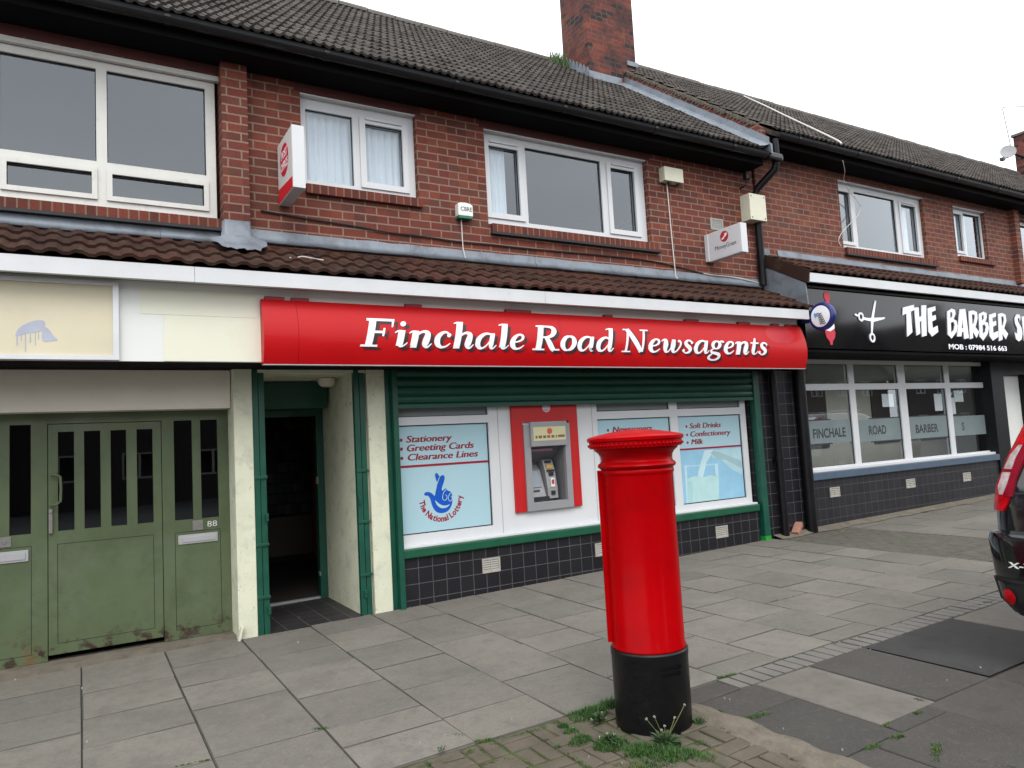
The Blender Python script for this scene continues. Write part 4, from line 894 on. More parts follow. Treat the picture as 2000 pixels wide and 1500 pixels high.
# ---- round projecting sign hung at the canopy end
RS = thing('round_sign', 'round projecting sign with blue rim and white face at the end of the red fascia', 'projecting sign', (8.28, -.6, 3.02))
gb = MB(); n = 40; cyc, czc, rad = -.885, 3.02, .178
gb.lathe([(.0, -.045), (rad-.02, -.045), (rad, -.03), (rad+.006, 0), (rad, .03), (rad-.02, .045), (.0, .045)], (0, 0, 0), n)
gb.v = [(8.28+z, cyc+x, czc+y) for x, y, z in gb.v]; gb.build('rim', 'blue_rim', RS, smooth=True)
gf = MB(); gf.lathe([(0, .012), (.09, .009), (.138, .002), (.146, -.01)], (0, 0, 0), n); gf.v = [(8.235-z, cyc+x, czc+y) for x, y, z in gf.v]; gf.build('face', 'letter_white', RS, smooth=True)
ga = MB(); ga.box(8.25, 8.31, cyc+.17, -.56, 2.97, 3.06); ga.build('bracket', 'blue_rim', RS, bevel=.02)
onX = lambda x: (lambda u, v, t: (x+t, -u, v))
ge = MB(); place_flat(ge, [[(.790, 3.06), (.806, 3.052), (.812, 3.082), (.828, 3.062), (.858, 3.072), (.846, 3.045), (.856, 3.020), (.834, 3.026), (.82, 3.002), (.812, 3.03)]], onX(8.218), .002); ge.build('star', pmat('star_blue', (.05, .30, .62), .4, .1), RS)
ge = MB()
for i in range(6):
    z_ = 3.05-.026*i; ge.tube([(8.218, -(.855+.006*i), z_), (8.217, -(.875+.008*i), z_+.012), (8.217, -(.895+.009*i), z_-.006), (8.219, -(.915+.010*i), z_+.008)], .0055, 5)
ge.build('scribbled_name', 'text_dark', RS)

# ================================================================ RED FASCIA SIGN
SX0, SX1, SZ0, SZ1 = 1.315, 8.19, 2.372, 2.925
def sy(z):
    t = min(1, max(0, (z-SZ0)/(SZ1-SZ0))); return -(.60+.082*math.sin(PI*(t*.88+.12)))
RSN = thing('shop_sign', 'long curved red fascia sign with white italic serif lettering over the shutter', 'shop sign', (4.7, -.6, 2.37))
m_ = MB(); n = 20; pr_ = [(sy(SZ0+(SZ1-SZ0)*i/n), SZ0+(SZ1-SZ0)*i/n) for i in range(n+1)]
for a, b in ((SX0, 1.60), (1.6025, 4.305), (4.3075, 7.0), (7.0025, SX1)): m_.prism(pr_+[(-.552, SZ1), (-.552, SZ0)], 'x', a, b)
m_.build('panel', 'sign_red', RSN, smooth=math.radians(25))
m_ = MB(); m_.box(SX0, SX1, -.63, -.575, SZ0-.008, SZ0-.0005); m_.build('bottom_trim', 'grey_metal', RSN)
for a, b in ((1.35, 1.51), (1.57, 1.72), (2.62, 2.78), (3.70, 4.00), (4.95, 5.06), (6.15, 6.36), (7.04, 7.24), (7.66, 7.78), (7.93, 8.02), (8.06, 8.09), (8.12, 8.15)):
    bk = MB(); bk.box(a, b, -.60, -.556, SZ1-.003, SZ1+.028); bk.build('fixing_clip', 'sign_red_dark', RSN)
st = MB(); cx_, cz_ = 7.72, 2.80; vs = []
for k in range(24):
    t = 2*PI*k/24; x_ = cx_+.25*math.cos(t)*(1.25 if math.cos(t) > .6 and math.sin(t) > 0 else 1); z_ = min(SZ1-.003, cz_+.115*math.sin(t)); vs.append((x_, z_))
vv = []; 
for j in range(9):
    z_ = 2.69+.23*j/8; h_ = .26*math.sqrt(max(.02, 1-((z_-2.80)/.125)**2)) if j < 8 else .30
    vv += [(cx_-h_, sy(z_)-.0012, z_), (cx_+h_, sy(z_)-.0012, z_)]
st.add(vv, [(2*j, 2*j+1, 2*j+3, 2*j+2) for j in range(8)]); st.build('faded_patch', pmat('sign_patch', (.40, .004, .010), .4, .05, 5), RSN)
# broad-nib serif italic letters: each stroke a list of (x, y, width)
def stem(x, y0, y1, w): return [(x, y0+(y1-y0)*i/6, w) for i in range(7)]
def bar(x0, x1, y, w): return [(x0+(x1-x0)*i/3, y, w) for i in range(4)]
def dot(x, y, r): return ('dot', x, y, r)
W1 = .195
GL = {
'F': (.86, [stem(.20, 0, 1, W1), bar(.02, .80, .955, .09), bar(.2, .56, .515, .085), bar(-.02, .45, .035, .07), [(.775, 1.0, .07), (.775, .88, .065), (.775, .70, .03)], [(.555, .66, .05), (.555, .51, .06), (.555, .37, .05)]]),
'i': (.44, [stem(.21, .05, .60, W1), [(.02, .50, .03), (.10, .57, .06), (.22, .585, .05)], [(.20, .10, .12), (.25, .03, .07), (.34, .06, .05), (.43, .17, .03)], dot(.22, .84, .095)]),
'n': (.74, [stem(.19, .0, .60, W1), [(.0, .50, .03), (.08, .57, .06), (.2, .585, .05)], [(.19, .36, .04), (.32, .53, .07), (.45, .585, .10), (.55, .52, .15), (.55, .36, W1), (.53, .16, W1), (.55, .06, .12), (.62, .03, .07), (.72, .16, .03)]]),
'c': (.58, [[(.47, .50, .06), (.40, .575, .065), (.28, .57, .10), (.16, .44, .15), (.13, .28, .17), (.18, .12, .15), (.30, .035, .09), (.44, .07, .06), (.55, .18, .03)], dot(.475, .475, .075)]),
'h': (.74, [stem(.19, .0, 1.0, W1), [(.0, .93, .04), (.10, .965, .06), (.2, .975, .05)], [(.19, .36, .04), (.32, .53, .07), (.45, .585, .10), (.55, .52, .15), (.55, .36, W1), (.53, .16, W1), (.55, .06, .12), (.62, .03, .07), (.72, .16, .03)]]),
'a': (.74, [[(.55, .52, .05), (.42, .585, .07), (.27, .55, .11), (.14, .40, .155), (.11, .22, .165), (.17, .07, .13), (.28, .03, .08), (.40, .12, .05), (.52, .33, .04)], stem(.56, .14, .60, .15), [(.56, .18, .14), (.58, .06, .10), (.65, .035, .06), (.74, .16, .03)]]),
'l': (.42, [stem(.21, .08, 1.0, W1), [(.0, .93, .04), (.10, .965, .06), (.21, .975, .05)], [(.20, .13, .13), (.24, .04, .08), (.33, .06, .05), (.42, .17, .03)]]),
'e': (.57, [[(.15, .28, .05), (.32, .32, .06), (.44, .41, .09), (.44, .53, .09), (.33, .59, .07), (.20, .51, .12), (.12, .34, .165), (.14, .16, .165), (.25, .045, .10), (.40, .06, .06), (.53, .18, .03)]]),
'R': (.95, [stem(.20, 0, 1, W1), bar(.02, .30, .965, .06), bar(.0, .42, .035, .06), [(.22, .955, .07), (.45, .955, .08), (.62, .91, .13), (.69, .76, .18), (.62, .60, .14), (.45, .525, .08), (.22, .515, .06)], [(.42, .52, .13), (.56, .30, .17), (.70, .08, .17), (.78, .02, .14)], bar(.66, .97, .035, .06)]),
'o': (.64, [[(.33, .585, .07), (.20, .54, .13), (.115, .38, .165), (.12, .20, .165), (.22, .055, .11), (.33, .03, .07), (.46, .09, .13), (.535, .25, .165), (.525, .42, .165), (.44, .555, .11), (.33, .585, .07)]]),
'd': (.74, [[(.55, .48, .05), (.42, .585, .07), (.27, .55, .11), (.14, .40, .155), (.11, .22, .165), (.17, .07, .13), (.28, .03, .08), (.40, .12, .05), (.52, .33, .04)], stem(.57, .14, 1.0, .155), [(.36, .93, .04), (.46, .965, .06), (.57, .975, .05)], [(.56, .18, .14), (.58, .06, .10), (.65, .035, .06), (.74, .16, .03)]]),
'N': (1.02, [stem(.16, 0, .97, .075), [(.13, .98, .16), (.30, .74, .18), (.55, .37, .18), (.78, .03, .16)], stem(.82, 0.03, 1.0, .075), bar(.0, .34, .03, .055), bar(-.04, .22, .97, .055), bar(.66, .98, .97, .055)]),
'w': (.92, [[(.0, .50, .03), (.08, .575, .07), (.17, .55, .13), (.19, .36, W1), (.19, .16, .15), (.26, .045, .09), (.36, .10, .05), (.48, .36, .04)], [(.52, .60, .13), (.51, .36, W1), (.51, .16, .15), (.58, .045, .09), (.70, .10, .06), (.82, .30, .06), (.84, .46, .07), (.76, .56, .08)], dot(.765, .535, .06)]),
's': (.52, [[(.42, .47, .05), (.35, .57, .065), (.23, .575, .09), (.15, .48, .12), (.20, .37, .15), (.33, .26, .16), (.39, .15, .13), (.32, .05, .09), (.19, .025, .06), (.09, .10, .05)], dot(.425, .485, .06), dot(.085, .13, .065)]),
'g': (.66, [[(.32, .59, .06), (.20, .55, .11), (.14, .41, .14), (.20, .28, .10), (.31, .24, .06), (.42, .29, .11), (.475, .42, .14), (.43, .54, .11), (.32, .59, .06)], [(.20, .25, .05), (.10, .16, .07), (.14, .07, .10), (.32, .035, .13), (.48, -.02, .14), (.52, -.13, .12), (.42, -.24, .08), (.22, -.265, .07), (.06, -.20, .10), (.05, -.10, .09), (.16, .0, .05)], [(.44, .52, .05), (.54, .60, .06), (.62, .585, .07)], dot(.62, .57, .05)]),
't': (.44, [[(.24, .80, .05), (.22, .58, .12), (.20, .36, .155), (.19, .16, .155), (.24, .05, .09), (.33, .05, .05), (.43, .17, .03)], bar(.03, .42, .565, .065)]),
}
def draw_word(mb, word, x0, x1, zb, cap, dx=0, dz=0, lift=.005, th=.006, shear=.20):
    prims = []; cx = 0
    for ch_ in word:
        adv, ss = GL[ch_]
        for s_ in ss:
            if s_[0] == 'dot':
                pts = [(s_[1]+cx+s_[3]*.85*math.cos(2*PI*k/18), s_[2]+s_[3]*math.sin(2*PI*k/18)) for k in range(18)]; prims.append(('poly', pts))
            else:
                q = smooth_poly([tuple(p) for p in s_], 4, False) if len(s_) > 4 or s_[0][0] != s_[-1][0] else s_
                L_, R_ = [], []
                for i, (a, b, w_) in enumerate(q):
                    p0, p1 = q[max(0, i-1)], q[min(len(q)-1, i+1)]; tx, ty = p1[0]-p0[0], p1[1]-p0[1]; d = math.hypot(tx, ty) or 1
                    nx_, ny_ = -ty/d*w_/2, tx/d*w_/2; L_.append((a+cx+nx_, b+ny_)); R_.append((a+cx-nx_, b-ny_))
                prims.append(('rib', L_, R_))
        cx += adv
    xs = [p[0]+shear*p[1] for pr in prims for s_ in pr[1:] for p in s_]; xa, xb = min(xs), max(xs); kx = (x1-x0)/(xb-xa)
    def P(p, y): 
        z_ = zb+p[1]*cap+dz; return (x0+(p[0]+shear*p[1]-xa)*kx+dx, sy(z_)-y, z_)
    for i, pr in enumerate(prims):
        y = lift+.0004*(i % 9)
        if pr[0] == 'poly':
            n_ = len(pr[1]); mb.add([P(p, y) for p in pr[1]]+[P(p, y-th) for p in pr[1]], [list(range(n_))]+[(k, (k+1) % n_, (k+1) % n_+n_, k+n_) for k in range(n_)])
        else:
            L_, R_ = pr[1], pr[2]; n_ = len(L_); vs = [P(p, y) for p in L_]+[P(p, y) for p in R_]+[P(p, y-th) for p in L_]+[P(p, y-th) for p in R_]
            fs = [(k, k+1, n_+k+1, n_+k) for k in range(n_-1)]+[(k, 2*n_+k, 2*n_+k+1, k+1) for k in range(n_-1)]+[(n_+k, n_+k+1, 3*n_+k+1, 3*n_+k) for k in range(n_-1)]
            fs += [(0, n_, 3*n_, 2*n_), (n_-1, 3*n_-1, 4*n_-1, 2*n_-1)]
            mb.add(vs, fs)
WORDS = (('Finchale', 2.135, 3.855), ('Road', 3.935, 5.165), ('Newsagents', 5.015+.0, 7.43))
WORDS = (('Finchale', 2.135, 3.845), ('Road', 3.935, 5.0), ('Newsagents', 5.085, 7.43))
for wd_, a, b in WORDS:
    m1, m2 = MB(), MB(); draw_word(m1, wd_, a, b, 2.528, .262); draw_word(m2, wd_, a, b, 2.528, .262, .034, -.026, .0022, .001)
    lo_ = m1.build('lettering', 'letter_white', RSN, recalc=False); m2.build('letter_shadow', 'letter_shadow', lo_, recalc=False)
# ---- old cream signboard at the left
OS = thing('blank_signboard', 'blank cream signboard in aluminium frame with a blue grey paint smear', 'signboard', (-1, -.55, 2.4))
p = MB(); p.box(XL, .225, -.572, -.552, 2.425, 2.975); p.build('board', 'panel_cream', OS)
p = MB(); p.plate(XL, .262, 2.398, 3.0, -.592, -.552, [(XL+.0, .222, 2.43, 2.97)]); p.build('frame', 'alu', OS)
p = MB(); place_flat(p, [smooth_poly([(-.395, 2.575), (-.37, 2.63), (-.30, 2.675), (-.235, 2.69), (-.215, 2.665), (-.225, 2.62), (-.26, 2.60), (-.33, 2.585), (-.385, 2.565)], 3)], onY(-.5735), .001)
place_flat(p, [smooth_poly([(-.225, 2.64), (-.19, 2.62), (-.16, 2.57), (-.135, 2.545), (-.17, 2.535), (-.225, 2.53), (-.235, 2.57)], 3)], onY(-.5737), .001)
for a, b, c_ in ((-.385, 2.50, .008), (-.36, 2.535, .006), (-.335, 2.455, .006), (-.305, 2.52, .007), (-.275, 2.50, .005), (-.255, 2.545, .006)): p.box(a-c_/2, a+c_/2, -.574, -.5728, b, 2.60)
p.build('paint_smear', 'graffiti', OS)
# ---- projecting post sign
PO = thing('projecting_sign', 'white upright box sign with red roundel and red foot fixed beside small upper window', 'projecting sign', (1.67, 0, 3.95))
p = MB(); p.box(1.626, 1.735, -.56, -.02, 3.95, 4.52); p.build('case', 'upvc', PO, bevel=.004)
p = MB(); p.box(1.6235, 1.6255, -.55, -.03, 3.957, 4.513); p.build('face', pmat('face_grey', (.62, .62, .60), .4, .03), PO)
p = MB(); p.prism([(-.03, 3.957), (-.55, 3.957), (-.55, 4.052), (-.03, 4.09)], 'x', 1.6215, 1.6233); p.build('red_foot', pmat('po_red', (.58, .006, .018), .4, .05), PO)
p = MB(); p.disc((1.6215, -.275, 4.30), .150, 'x', .0018, 40); ro = p.build('roundel', pmat('po_roundel', (.52, .006, .03), .4, .05), PO)
p = MB(); place_txt(p, 'POST', onX(1.6203), .185, .385, 4.318, .075, .001, bold=.012); p.build('lettering', 'letter_white', ro)
p = MB(); place_txt(p, 'OFFICE', onX(1.6203), .15, .405, 4.215, .075, .001, bold=.012); p.build('lettering', 'letter_white', ro)
# ---- money transfer sign
MG = thing('projecting_sign', 'flat wide white box sign with red roundel and black name on right of brick wall', 'projecting sign', (7.25, 0, 3.85))
p = MB(); p.box(7.20, 7.31, -.61, -.06, 3.852, 4.232); p.build('case', 'upvc', MG, bevel=.005)
p = MB(); p.box(7.18, 7.33, -.058, -.004, 3.86, 4.225); p.build('wall_bracket', 'upvc', MG)
p = MB(); p.box(7.1975, 7.1995, -.60, -.075, 3.862, 4.222); p.build('face', pmat('mg_face', (.60, .60, .62), .4, .03), MG)
p = MB(); p.disc((7.1955, -.335, 4.125), .070, 'x', .0018, 32); p.build('roundel', 'text_red', MG)
p = MB(); place_flat(p, [smooth_poly([(.283, 4.10), (.30, 4.088), (.325, 4.095), (.352, 4.125), (.36, 4.115), (.385, 4.16), (.335, 4.158), (.343, 4.145), (.318, 4.118), (.30, 4.11)], 2)], onX(7.1945), .001); p.build('arrow', 'letter_white', MG)
p = MB(); place_txt(p, 'MoneyGram', onX(7.196), .165, .52, 3.975, .055, .001, bold=.0); p.build('lettering', 'text_dark', MG)
# ================================================================ CASH MACHINE
AT = thing('cash_machine', 'grey cash machine in bright red surround let into the white shop window panel', 'cash machine', (4.5, .06, .84))
p = MB(); p.plate(4.065, 4.945, .85, 2.06, .028, .0585, [(4.20, 4.82, .80, 1.83)]); p.build('surround', 'atm_red', AT)
p = MB()
for x in (4.135, 4.88): p.box(x-.0025, x+.0025, .0268, .0279, .86, 1.84)
p.box(4.20, 4.83, .0268, .0279, 1.838, 1.843); p.build('seam', 'text_red', AT)
p = MB(); p.plate(4.202, 4.818, .852, 1.80, .012, .058, [(4.285, 4.745, .935, 1.55)]); p.build('frame', 'atm_grey', AT, bevel=.0)
p = MB(); p.box(4.275, 4.755, -.02, .0115, 1.552, 1.826); hd_ = p.build('head', 'atm_grey', AT, bevel=.008)
p = MB(); p.box(4.305, 4.735, -.0225, -.0203, 1.615, 1.768); p.build('cream_panel', 'atm_cream', hd_)  # plain cream panel, one even colour
p = MB(); p.disc((4.52, -.0245, 1.718), .034, 'y', .0018); p.build('roundel', pmat('atm_orange', (.5, .08, .03), .4, .05), hd_)
p = MB()
for i, (a, b) in enumerate(((4.33, 4.355), (4.37, 4.415), (4.43, 4.47), (4.485, 4.525), (4.54, 4.58), (4.60, 4.615))): p.box(a, b, -.0242, -.0226, 1.642, 1.672)
p.box(4.63, 4.72, -.0242, -.0226, 1.645, 1.672); p.build('card_marks', pmat('atm_brown', (.18, .08, .05), .5, .1), hd_)
p = MB(); p.box(4.272, 4.284, .0585, .34, .91, 1.55); p.box(4.746, 4.758, .0585, .34, .91, 1.55); p.box(4.284, 4.746, .325, .34, .91, 1.55); p.box(4.284, 4.746, .0585, .325, .905, .93); p.box(4.284, 4.746, .0585, .325, 1.551, 1.56)
p.build('recess', 'atm_mid', AT)
p = MB(); p.prism([(.10, 1.545), (.31, 1.37), (.32, 1.38), (.11, 1.55)], 'x', 4.29, 4.74); p.build('canopy_plate', 'atm_mid', AT)
p = MB(); p.add([(4.30, .105, 1.525), (4.62, .105, 1.525), (4.66, .145, 1.495), (4.30, .145, 1.495)], [(0, 1, 2, 3)]); p.build('notice_strip', 'pink', AT, recalc=False)
p = MB(); p.prism([(.14, .97), (.155, 1.03), (.25, 1.28), (.31, 1.34), (.32, .97)], 'x', 4.287, 4.535); cs_ = p.build('console', 'atm_grey', AT)
p = MB(); d0 = Vector((0, .155, 1.045)); dv_ = Vector((0, .095, .25)).normalized(); nv = Vector((0, -dv_.z, dv_.y))
def on_slope(x0, x1, a, b, t0, t1, mb):
    P = [d0+dv_*a, d0+dv_*b]
    vs = [Vector((x, q.y, q.z))+nv*t for t in (t0, t1) for q in P for x in (x0, x1)]
    mb.add(vs, [(0, 1, 3, 2), (4, 6, 7, 5), (0, 4, 5, 1), (2, 3, 7, 6), (0, 2, 6, 4), (1, 5, 7, 3)])
on_slope(4.30, 4.50, .05, .235, .003, .008, p); p.build('screen', 'atm_screen', cs_)
p = MB(); on_slope(4.31, 4.46, -.0, .022, .003, .007, p); p.build('slot', 'atm_dark', cs_)
p = MB(); p.prism([(.12, .96), (.125, 1.08), (.165, 1.28), (.215, 1.395), (.32, 1.40), (.32, .96)], 'x', 4.55, 4.685); co_ = p.build('card_column', 'atm_grey', AT, bevel=.006)
for z0, z1, y_, m__, a, b in ((1.36, 1.385, .190, 'atm_dark', 4.575, 4.65), (1.295, 1.335, .165, 'atm_yellow', 4.57, 4.65), (1.262, 1.282, .148, 'atm_dark', 4.57, 4.665), (1.215, 1.25, .14, 'atm_dark', 4.59, 4.645), (1.09, 1.19, .118, 'panel_white', 4.59, 4.64), (1.0, 1.045, .114, 'atm_dark', 4.59, 4.64)):
    p = MB(); p.box(a, b, y_-.006, y_+.03, z0, z1); p.build('slot' if m__ == 'atm_dark' else 'label_plate', m__, co_)
p = MB(); p.box(4.60, 4.63, .109, .1115, 1.12, 1.17); p.build('label_mark', 'text_red', co_)
p = MB(); p.box(4.287, 4.745, .06, .13, .931, .945); p.build('ledge', 'chrome', AT)
p = MB(); p.box(4.287, 4.535, .075, .135, .946, .99); p.build('tray', 'atm_dark', AT)
p = MB(); p.disc((4.525, .0265, 1.985), .050, 'y', .0012, 32); rn = p.build('roundel', 'pink', AT)
p = MB(); place_flat(p, ring((4.525, 1.985), .052, .052, .07), onY(.0255), .001); place_txt(p, 'OFFICE', onY(.0255), 4.487, 4.563, 1.962, .022, .0008); place_txt(p, 'POST', onY(.0255), 4.497, 4.553, 1.992, .022, .0008); p.build('roundel_lettering', 'letter_white', rn)

# ================================================================ WINDOW POSTERS
def poster(lab, x0, x1, z0, z1, lines_, xb, line_z):
    t = thing('window_poster', lab, 'window poster', ((x0+x1)/2, .092, z0), 'pale blue window posters')
    p = MB(); p.box(x0, x1, .0905, .0925, z0, z1); p.build('sheet', 'poster', t)
    for s_, a, b, zb in lines_:
        q = MB()
        for k_ in (-1, 0, 1): place_txt(q, s_, onY(.0893-.0002*(k_+1)), a+.0045*k_, b+.0045*k_, zb+.0012*abs(k_), .066, .001, shear=.22)
        q.build('lettering', 'poster_text', t)
        q = MB(); q.disc((xb, .0893, zb+.028), .017, 'y', .001, 16); q.build('bullet', 'poster_text', t)
    q = MB(); q.box(x0+.001, x1-.001, .0893, .0903, line_z-.014, line_z+.010); q.build('rule', 'poster_line', t); return t
LP = poster('pale blue window poster with blue crossed fingers hand and red list, left of cash machine', 2.612, 3.780, .755, 1.832, (('Stationery', 2.85, 3.36, 1.668), ('Greeting Cards', 2.855, 3.615, 1.578), ('Clearance Lines', 2.86, 3.66, 1.485)), 2.793, 1.428)
HAND = [(3.018,1.135),(3.031,1.151),(3.053,1.156),(3.084,1.149),(3.113,1.131),(3.133,1.111),(3.149,1.172),(3.176,1.242),(3.206,1.300),(3.224,1.313),(3.242,1.314),(3.257,1.297),(3.253,1.261),(3.233,1.214),(3.217,1.171),(3.229,1.154),(3.248,1.171),(3.271,1.173),(3.287,1.149),(3.314,1.141),(3.331,1.113),(3.334,1.061),(3.330,1.021),(3.314,0.982),(3.281,0.945),(3.236,0.929),(3.191,0.929),(3.148,0.945),(3.115,0.984),(3.095,1.033),(3.085,1.082),(3.060,1.116),(3.030,1.120)]
q = MB(); place_flat(q, [smooth_poly(HAND, 2)], onY(.0894), .001)
place_flat(q, [smooth_poly([(3.149,1.324),(3.159,1.338),(3.172,1.339),(3.185,1.326),(3.199,1.293),(3.172,1.242),(3.156,1.284)], 3)], onY(.0895), .0009)
hn = q.build('hand_emblem', 'logo_blue', LP)
q = MB()
for pp in ([(3.273,1.164),(3.247,1.146),(3.227,1.112),(3.222,1.080),(3.233,1.058),(3.258,1.056),(3.272,1.076),(3.270,1.102),(3.256,1.108)], [(3.331,1.129),(3.305,1.114),(3.288,1.083),(3.290,1.055),(3.308,1.041),(3.326,1.051),(3.331,1.079),(3.318,1.092)]):
    q.tube([(x, .0885, z) for x, z in smooth_poly(pp, 3, False)], .0040, 6)
q.tube([(3.133, .0885, 1.112), (3.142, .0885, 1.15), (3.168, .0885, 1.232), (3.196, .0885, 1.292)], .004, 6)
place_flat(q, [smooth_poly([(3.136,1.065),(3.152,1.020),(3.177,0.993),(3.207,0.977),(3.247,0.976),(3.279,0.987),(3.301,1.009),(3.266,1.001),(3.230,1.003),(3.196,1.016),(3.166,1.037)], 2)], onY(.0885), .0008)
q.build('emblem_line', 'poster', hn)
q = MB(); S_ = 'The National Lottery'; wid = []
for c_ in S_:
    if c_ == ' ': wid.append(.28); continue
    vs, _ = txt(c_, 0, .02); wid.append(max(v[0] for v in vs)-min(v[0] for v in vs)+.10)
tot = sum(wid); a0, a1 = math.radians(183), math.radians(362); acc = 0
cxx, czz, rr_ = 3.205, 1.085, .243; ks = (a1-a0)*rr_/tot
for c_, w_ in zip(S_, wid):
    th_ = a0+(a1-a0)*(acc+w_/2)/tot; acc += w_
    if c_ == ' ': continue
    vs, fs = txt(c_, 0, .035); xm = (max(v[0] for v in vs)+min(v[0] for v in vs))/2
    o = Vector((cxx+rr_*math.cos(th_), 0, czz+rr_*math.sin(th_))); ux = Vector((-math.sin(th_), 0, math.cos(th_))); uz = Vector((-math.cos(th_), 0, -math.sin(th_)))
    q.add([o+ux*((v[0]-xm)*ks)+uz*(v[1]*ks*1.12)+Vector((0, .0892+(.5-v[2])*.001, 0)) for v in vs], fs)
q.build('arc_lettering', 'poster_line', LP)
poster('pale blue window poster listing newspapers, half hidden by the red post box', 5.262, 6.398, .725, 1.82, (('Newspapers', 5.50, 6.12, 1.668),), 5.43, 1.40)
MP = poster('pale blue window poster with milk poured into a glass below red list', 6.538, 7.664, .725, 1.82, (('Soft Drinks', 6.755, 7.315, 1.668), ('Confectionery', 6.76, 7.485, 1.562), ('Milk', 6.765, 6.97, 1.462)), 6.70, 1.408)
def pm(name, c): return pmat(name, c, .3, .08, 5)
q = MB(); q.box(6.5385, 7.6635, .0898, .0904, .7255, 1.392); pic = q.build('picture', pm('print_blue', (.25, .47, .62)), MP)
for nm, col, lay, pts in (('bottle', (.37, .55, .60), .0891, [(7.107,1.374),(7.657,1.377),(7.658,1.183),(7.653,1.015),(7.454,1.102),(7.253,1.258),(7.138,1.265),(7.087,1.319)]),
        ('bottle_shade', (.29, .44, .46), .0885, [(7.089,1.339),(7.149,1.366),(7.317,1.316),(7.645,1.204),(7.648,1.099),(7.366,1.231),(7.209,1.251)]),
        ('milk_stream', (.46, .65, .68), .0888, [(6.987,1.375),(7.150,1.377),(7.085,1.298),(7.006,1.222),(6.952,1.104),(6.914,1.016),(6.825,1.022),(6.857,1.130),(6.927,1.267)]),
        ('glass_rim', (.36, .56, .66), .0890, [(6.611,1.201),(7.217,1.194),(7.213,1.175),(6.628,1.182)]),
        ('glass_side', (.45, .62, .70), .0887, [(6.611,1.201),(6.650,1.203),(6.650,.90),(6.640,.728),(6.611,.727)]),
        ('glass_side', (.45, .62, .70), .0886, [(7.150,1.183),(7.202,1.195),(7.204,1.016),(7.15,1.041)]),
        ('milk', (.40, .60, .60), .0884, [(6.642,1.035),(6.780,1.055),(6.944,1.034),(7.059,1.051),(7.205,1.021),(7.180,.728),(6.617,.727)]),
        ('milk_shade', (.34, .54, .56), .0882, [(6.645,1.0),(6.72,1.0),(6.74,.90),(6.71,.728),(6.62,.727)])):
    q = MB(); place_flat(q, [pts], onY(lay), .0004); q.build(nm, pm('print_'+nm, col), pic)

# ================================================================ WALL BOXES, CABLES
AB = thing('alarm_box', 'white burglar alarm box with green base beside large middle window', 'alarm box', (3.57, 0, 4.03))
p = MB(); p.prism([(3.483, 4.055), (3.659, 4.055), (3.659, 4.175), (3.63, 4.193), (3.57, 4.202), (3.51, 4.197), (3.483, 4.185)], 'y', -.085, -.002); p.build('cover', 'alarm_white', AB, bevel=.008)
p = MB(); p.box(3.488, 3.655, -.08, -.002, 4.028, 4.055); p.build('base', 'alarm_green', AB, bevel=.006)
p = MB(); place_txt(p, 'CBRE', onY(-.0862), 3.512, 3.648, 4.108, .044, .001, bold=.01); p.build('lettering', 'text_dark', AB)
p = MB(); p.tube([(3.545, -.02, 4.03), (3.548, -.02, 3.72), (3.555, -.05, 3.60)], .006, 6); p.build('conduit', 'cable_white', AB)
JB = thing('junction_box', 'small cream junction box with white conduit right of middle window', 'junction box', (6.62, 0, 4.84))
p = MB(); p.box(6.455, 6.78, -.11, -.002, 4.85, 5.035); p.build('case', 'box_cream', JB, bevel=.008)
p = MB(); p.tube([(6.565, -.02, 4.85), (6.58, -.02, 4.2), (6.60, -.02, 3.62), (6.61, -.045, 3.59)], .008, 6); p.build('conduit', 'cable_white', JB)
for a in (6.54, 6.70): p = MB(); p.box(a, a+.04, -.09, -.05, 4.832, 4.85); p.build('gland', 'text_dark', JB)
EB = thing('junction_box', 'deep cream service box with corner screws above the flat white projecting sign', 'junction box', (8.1, 0, 4.48))
p = MB(); p.box(7.93, 8.255, -.17, -.002, 4.485, 4.855); p.build('case', 'box_cream', EB, bevel=.006)
p = MB()
for x in (7.965, 8.22):
    for z in (4.52, 4.82): p.disc((x, -.176, z), .011, 'y', .005, 10)
p.build('screw', 'steel', EB)
VB = MB(); VB.plate(7.32, 7.56, 4.325, 4.485, -.008, -.001, [(7.345, 7.535, 4.345, 4.465)])
for i in range(7): VB.box(7.345+.027*i+.01, 7.345+.027*i+.014, -.006, -.001, 4.345, 4.465)
for i in range(4): VB.box(7.345, 7.535, -.0065, -.0015, 4.365+.026*i, 4.369+.026*i)
vb = VB.build('air_brick', 'vent', MAIN); k = MB(); k.box(7.346, 7.534, -.0009, -.0003, 4.346, 4.464); k.build('vent_back', 'grey_metal', vb)
WL = thing('wall_lamp', 'small dark lantern lamp under the eaves near the downpipe', 'lamp', (7.93, 0, 5.0))
p = MB(); p.lathe([(0, .11), (.04, .105), (.045, .02), (.05, .0), (.0, -.01)], (7.95, -.13, 5.06), 14); p.build('lantern', 'gutter', WL, smooth=True)
p = MB(); p.tube([(7.95, -.13, 5.05), (7.95, -.10, 4.98), (7.95, -.005, 4.97)], .012, 6); p.build('arm', 'gutter', WL)
RL = thing('ceiling_lamp', 'round dusty bulkhead lamp at top of the doorway recess', 'lamp', (2.2, .6, 2.30))
p = MB(); p.lathe([(0, -.055), (.05, -.05), (.08, -.025), (.09, .0), (.09, .03), (0, .03)], (2.18, .52, 2.335), 18); p.build('globe', 'render_pink', RL, smooth=True)
def cable(name, lab, pts, r, m_, n=5):
    p = MB(); p.tube(smooth_poly([tuple(q) for q in pts], 4, False), r, n); return tag(p.build(name, m_, None, loc=tuple(pts[0]), smooth=True), lab, 'cable')
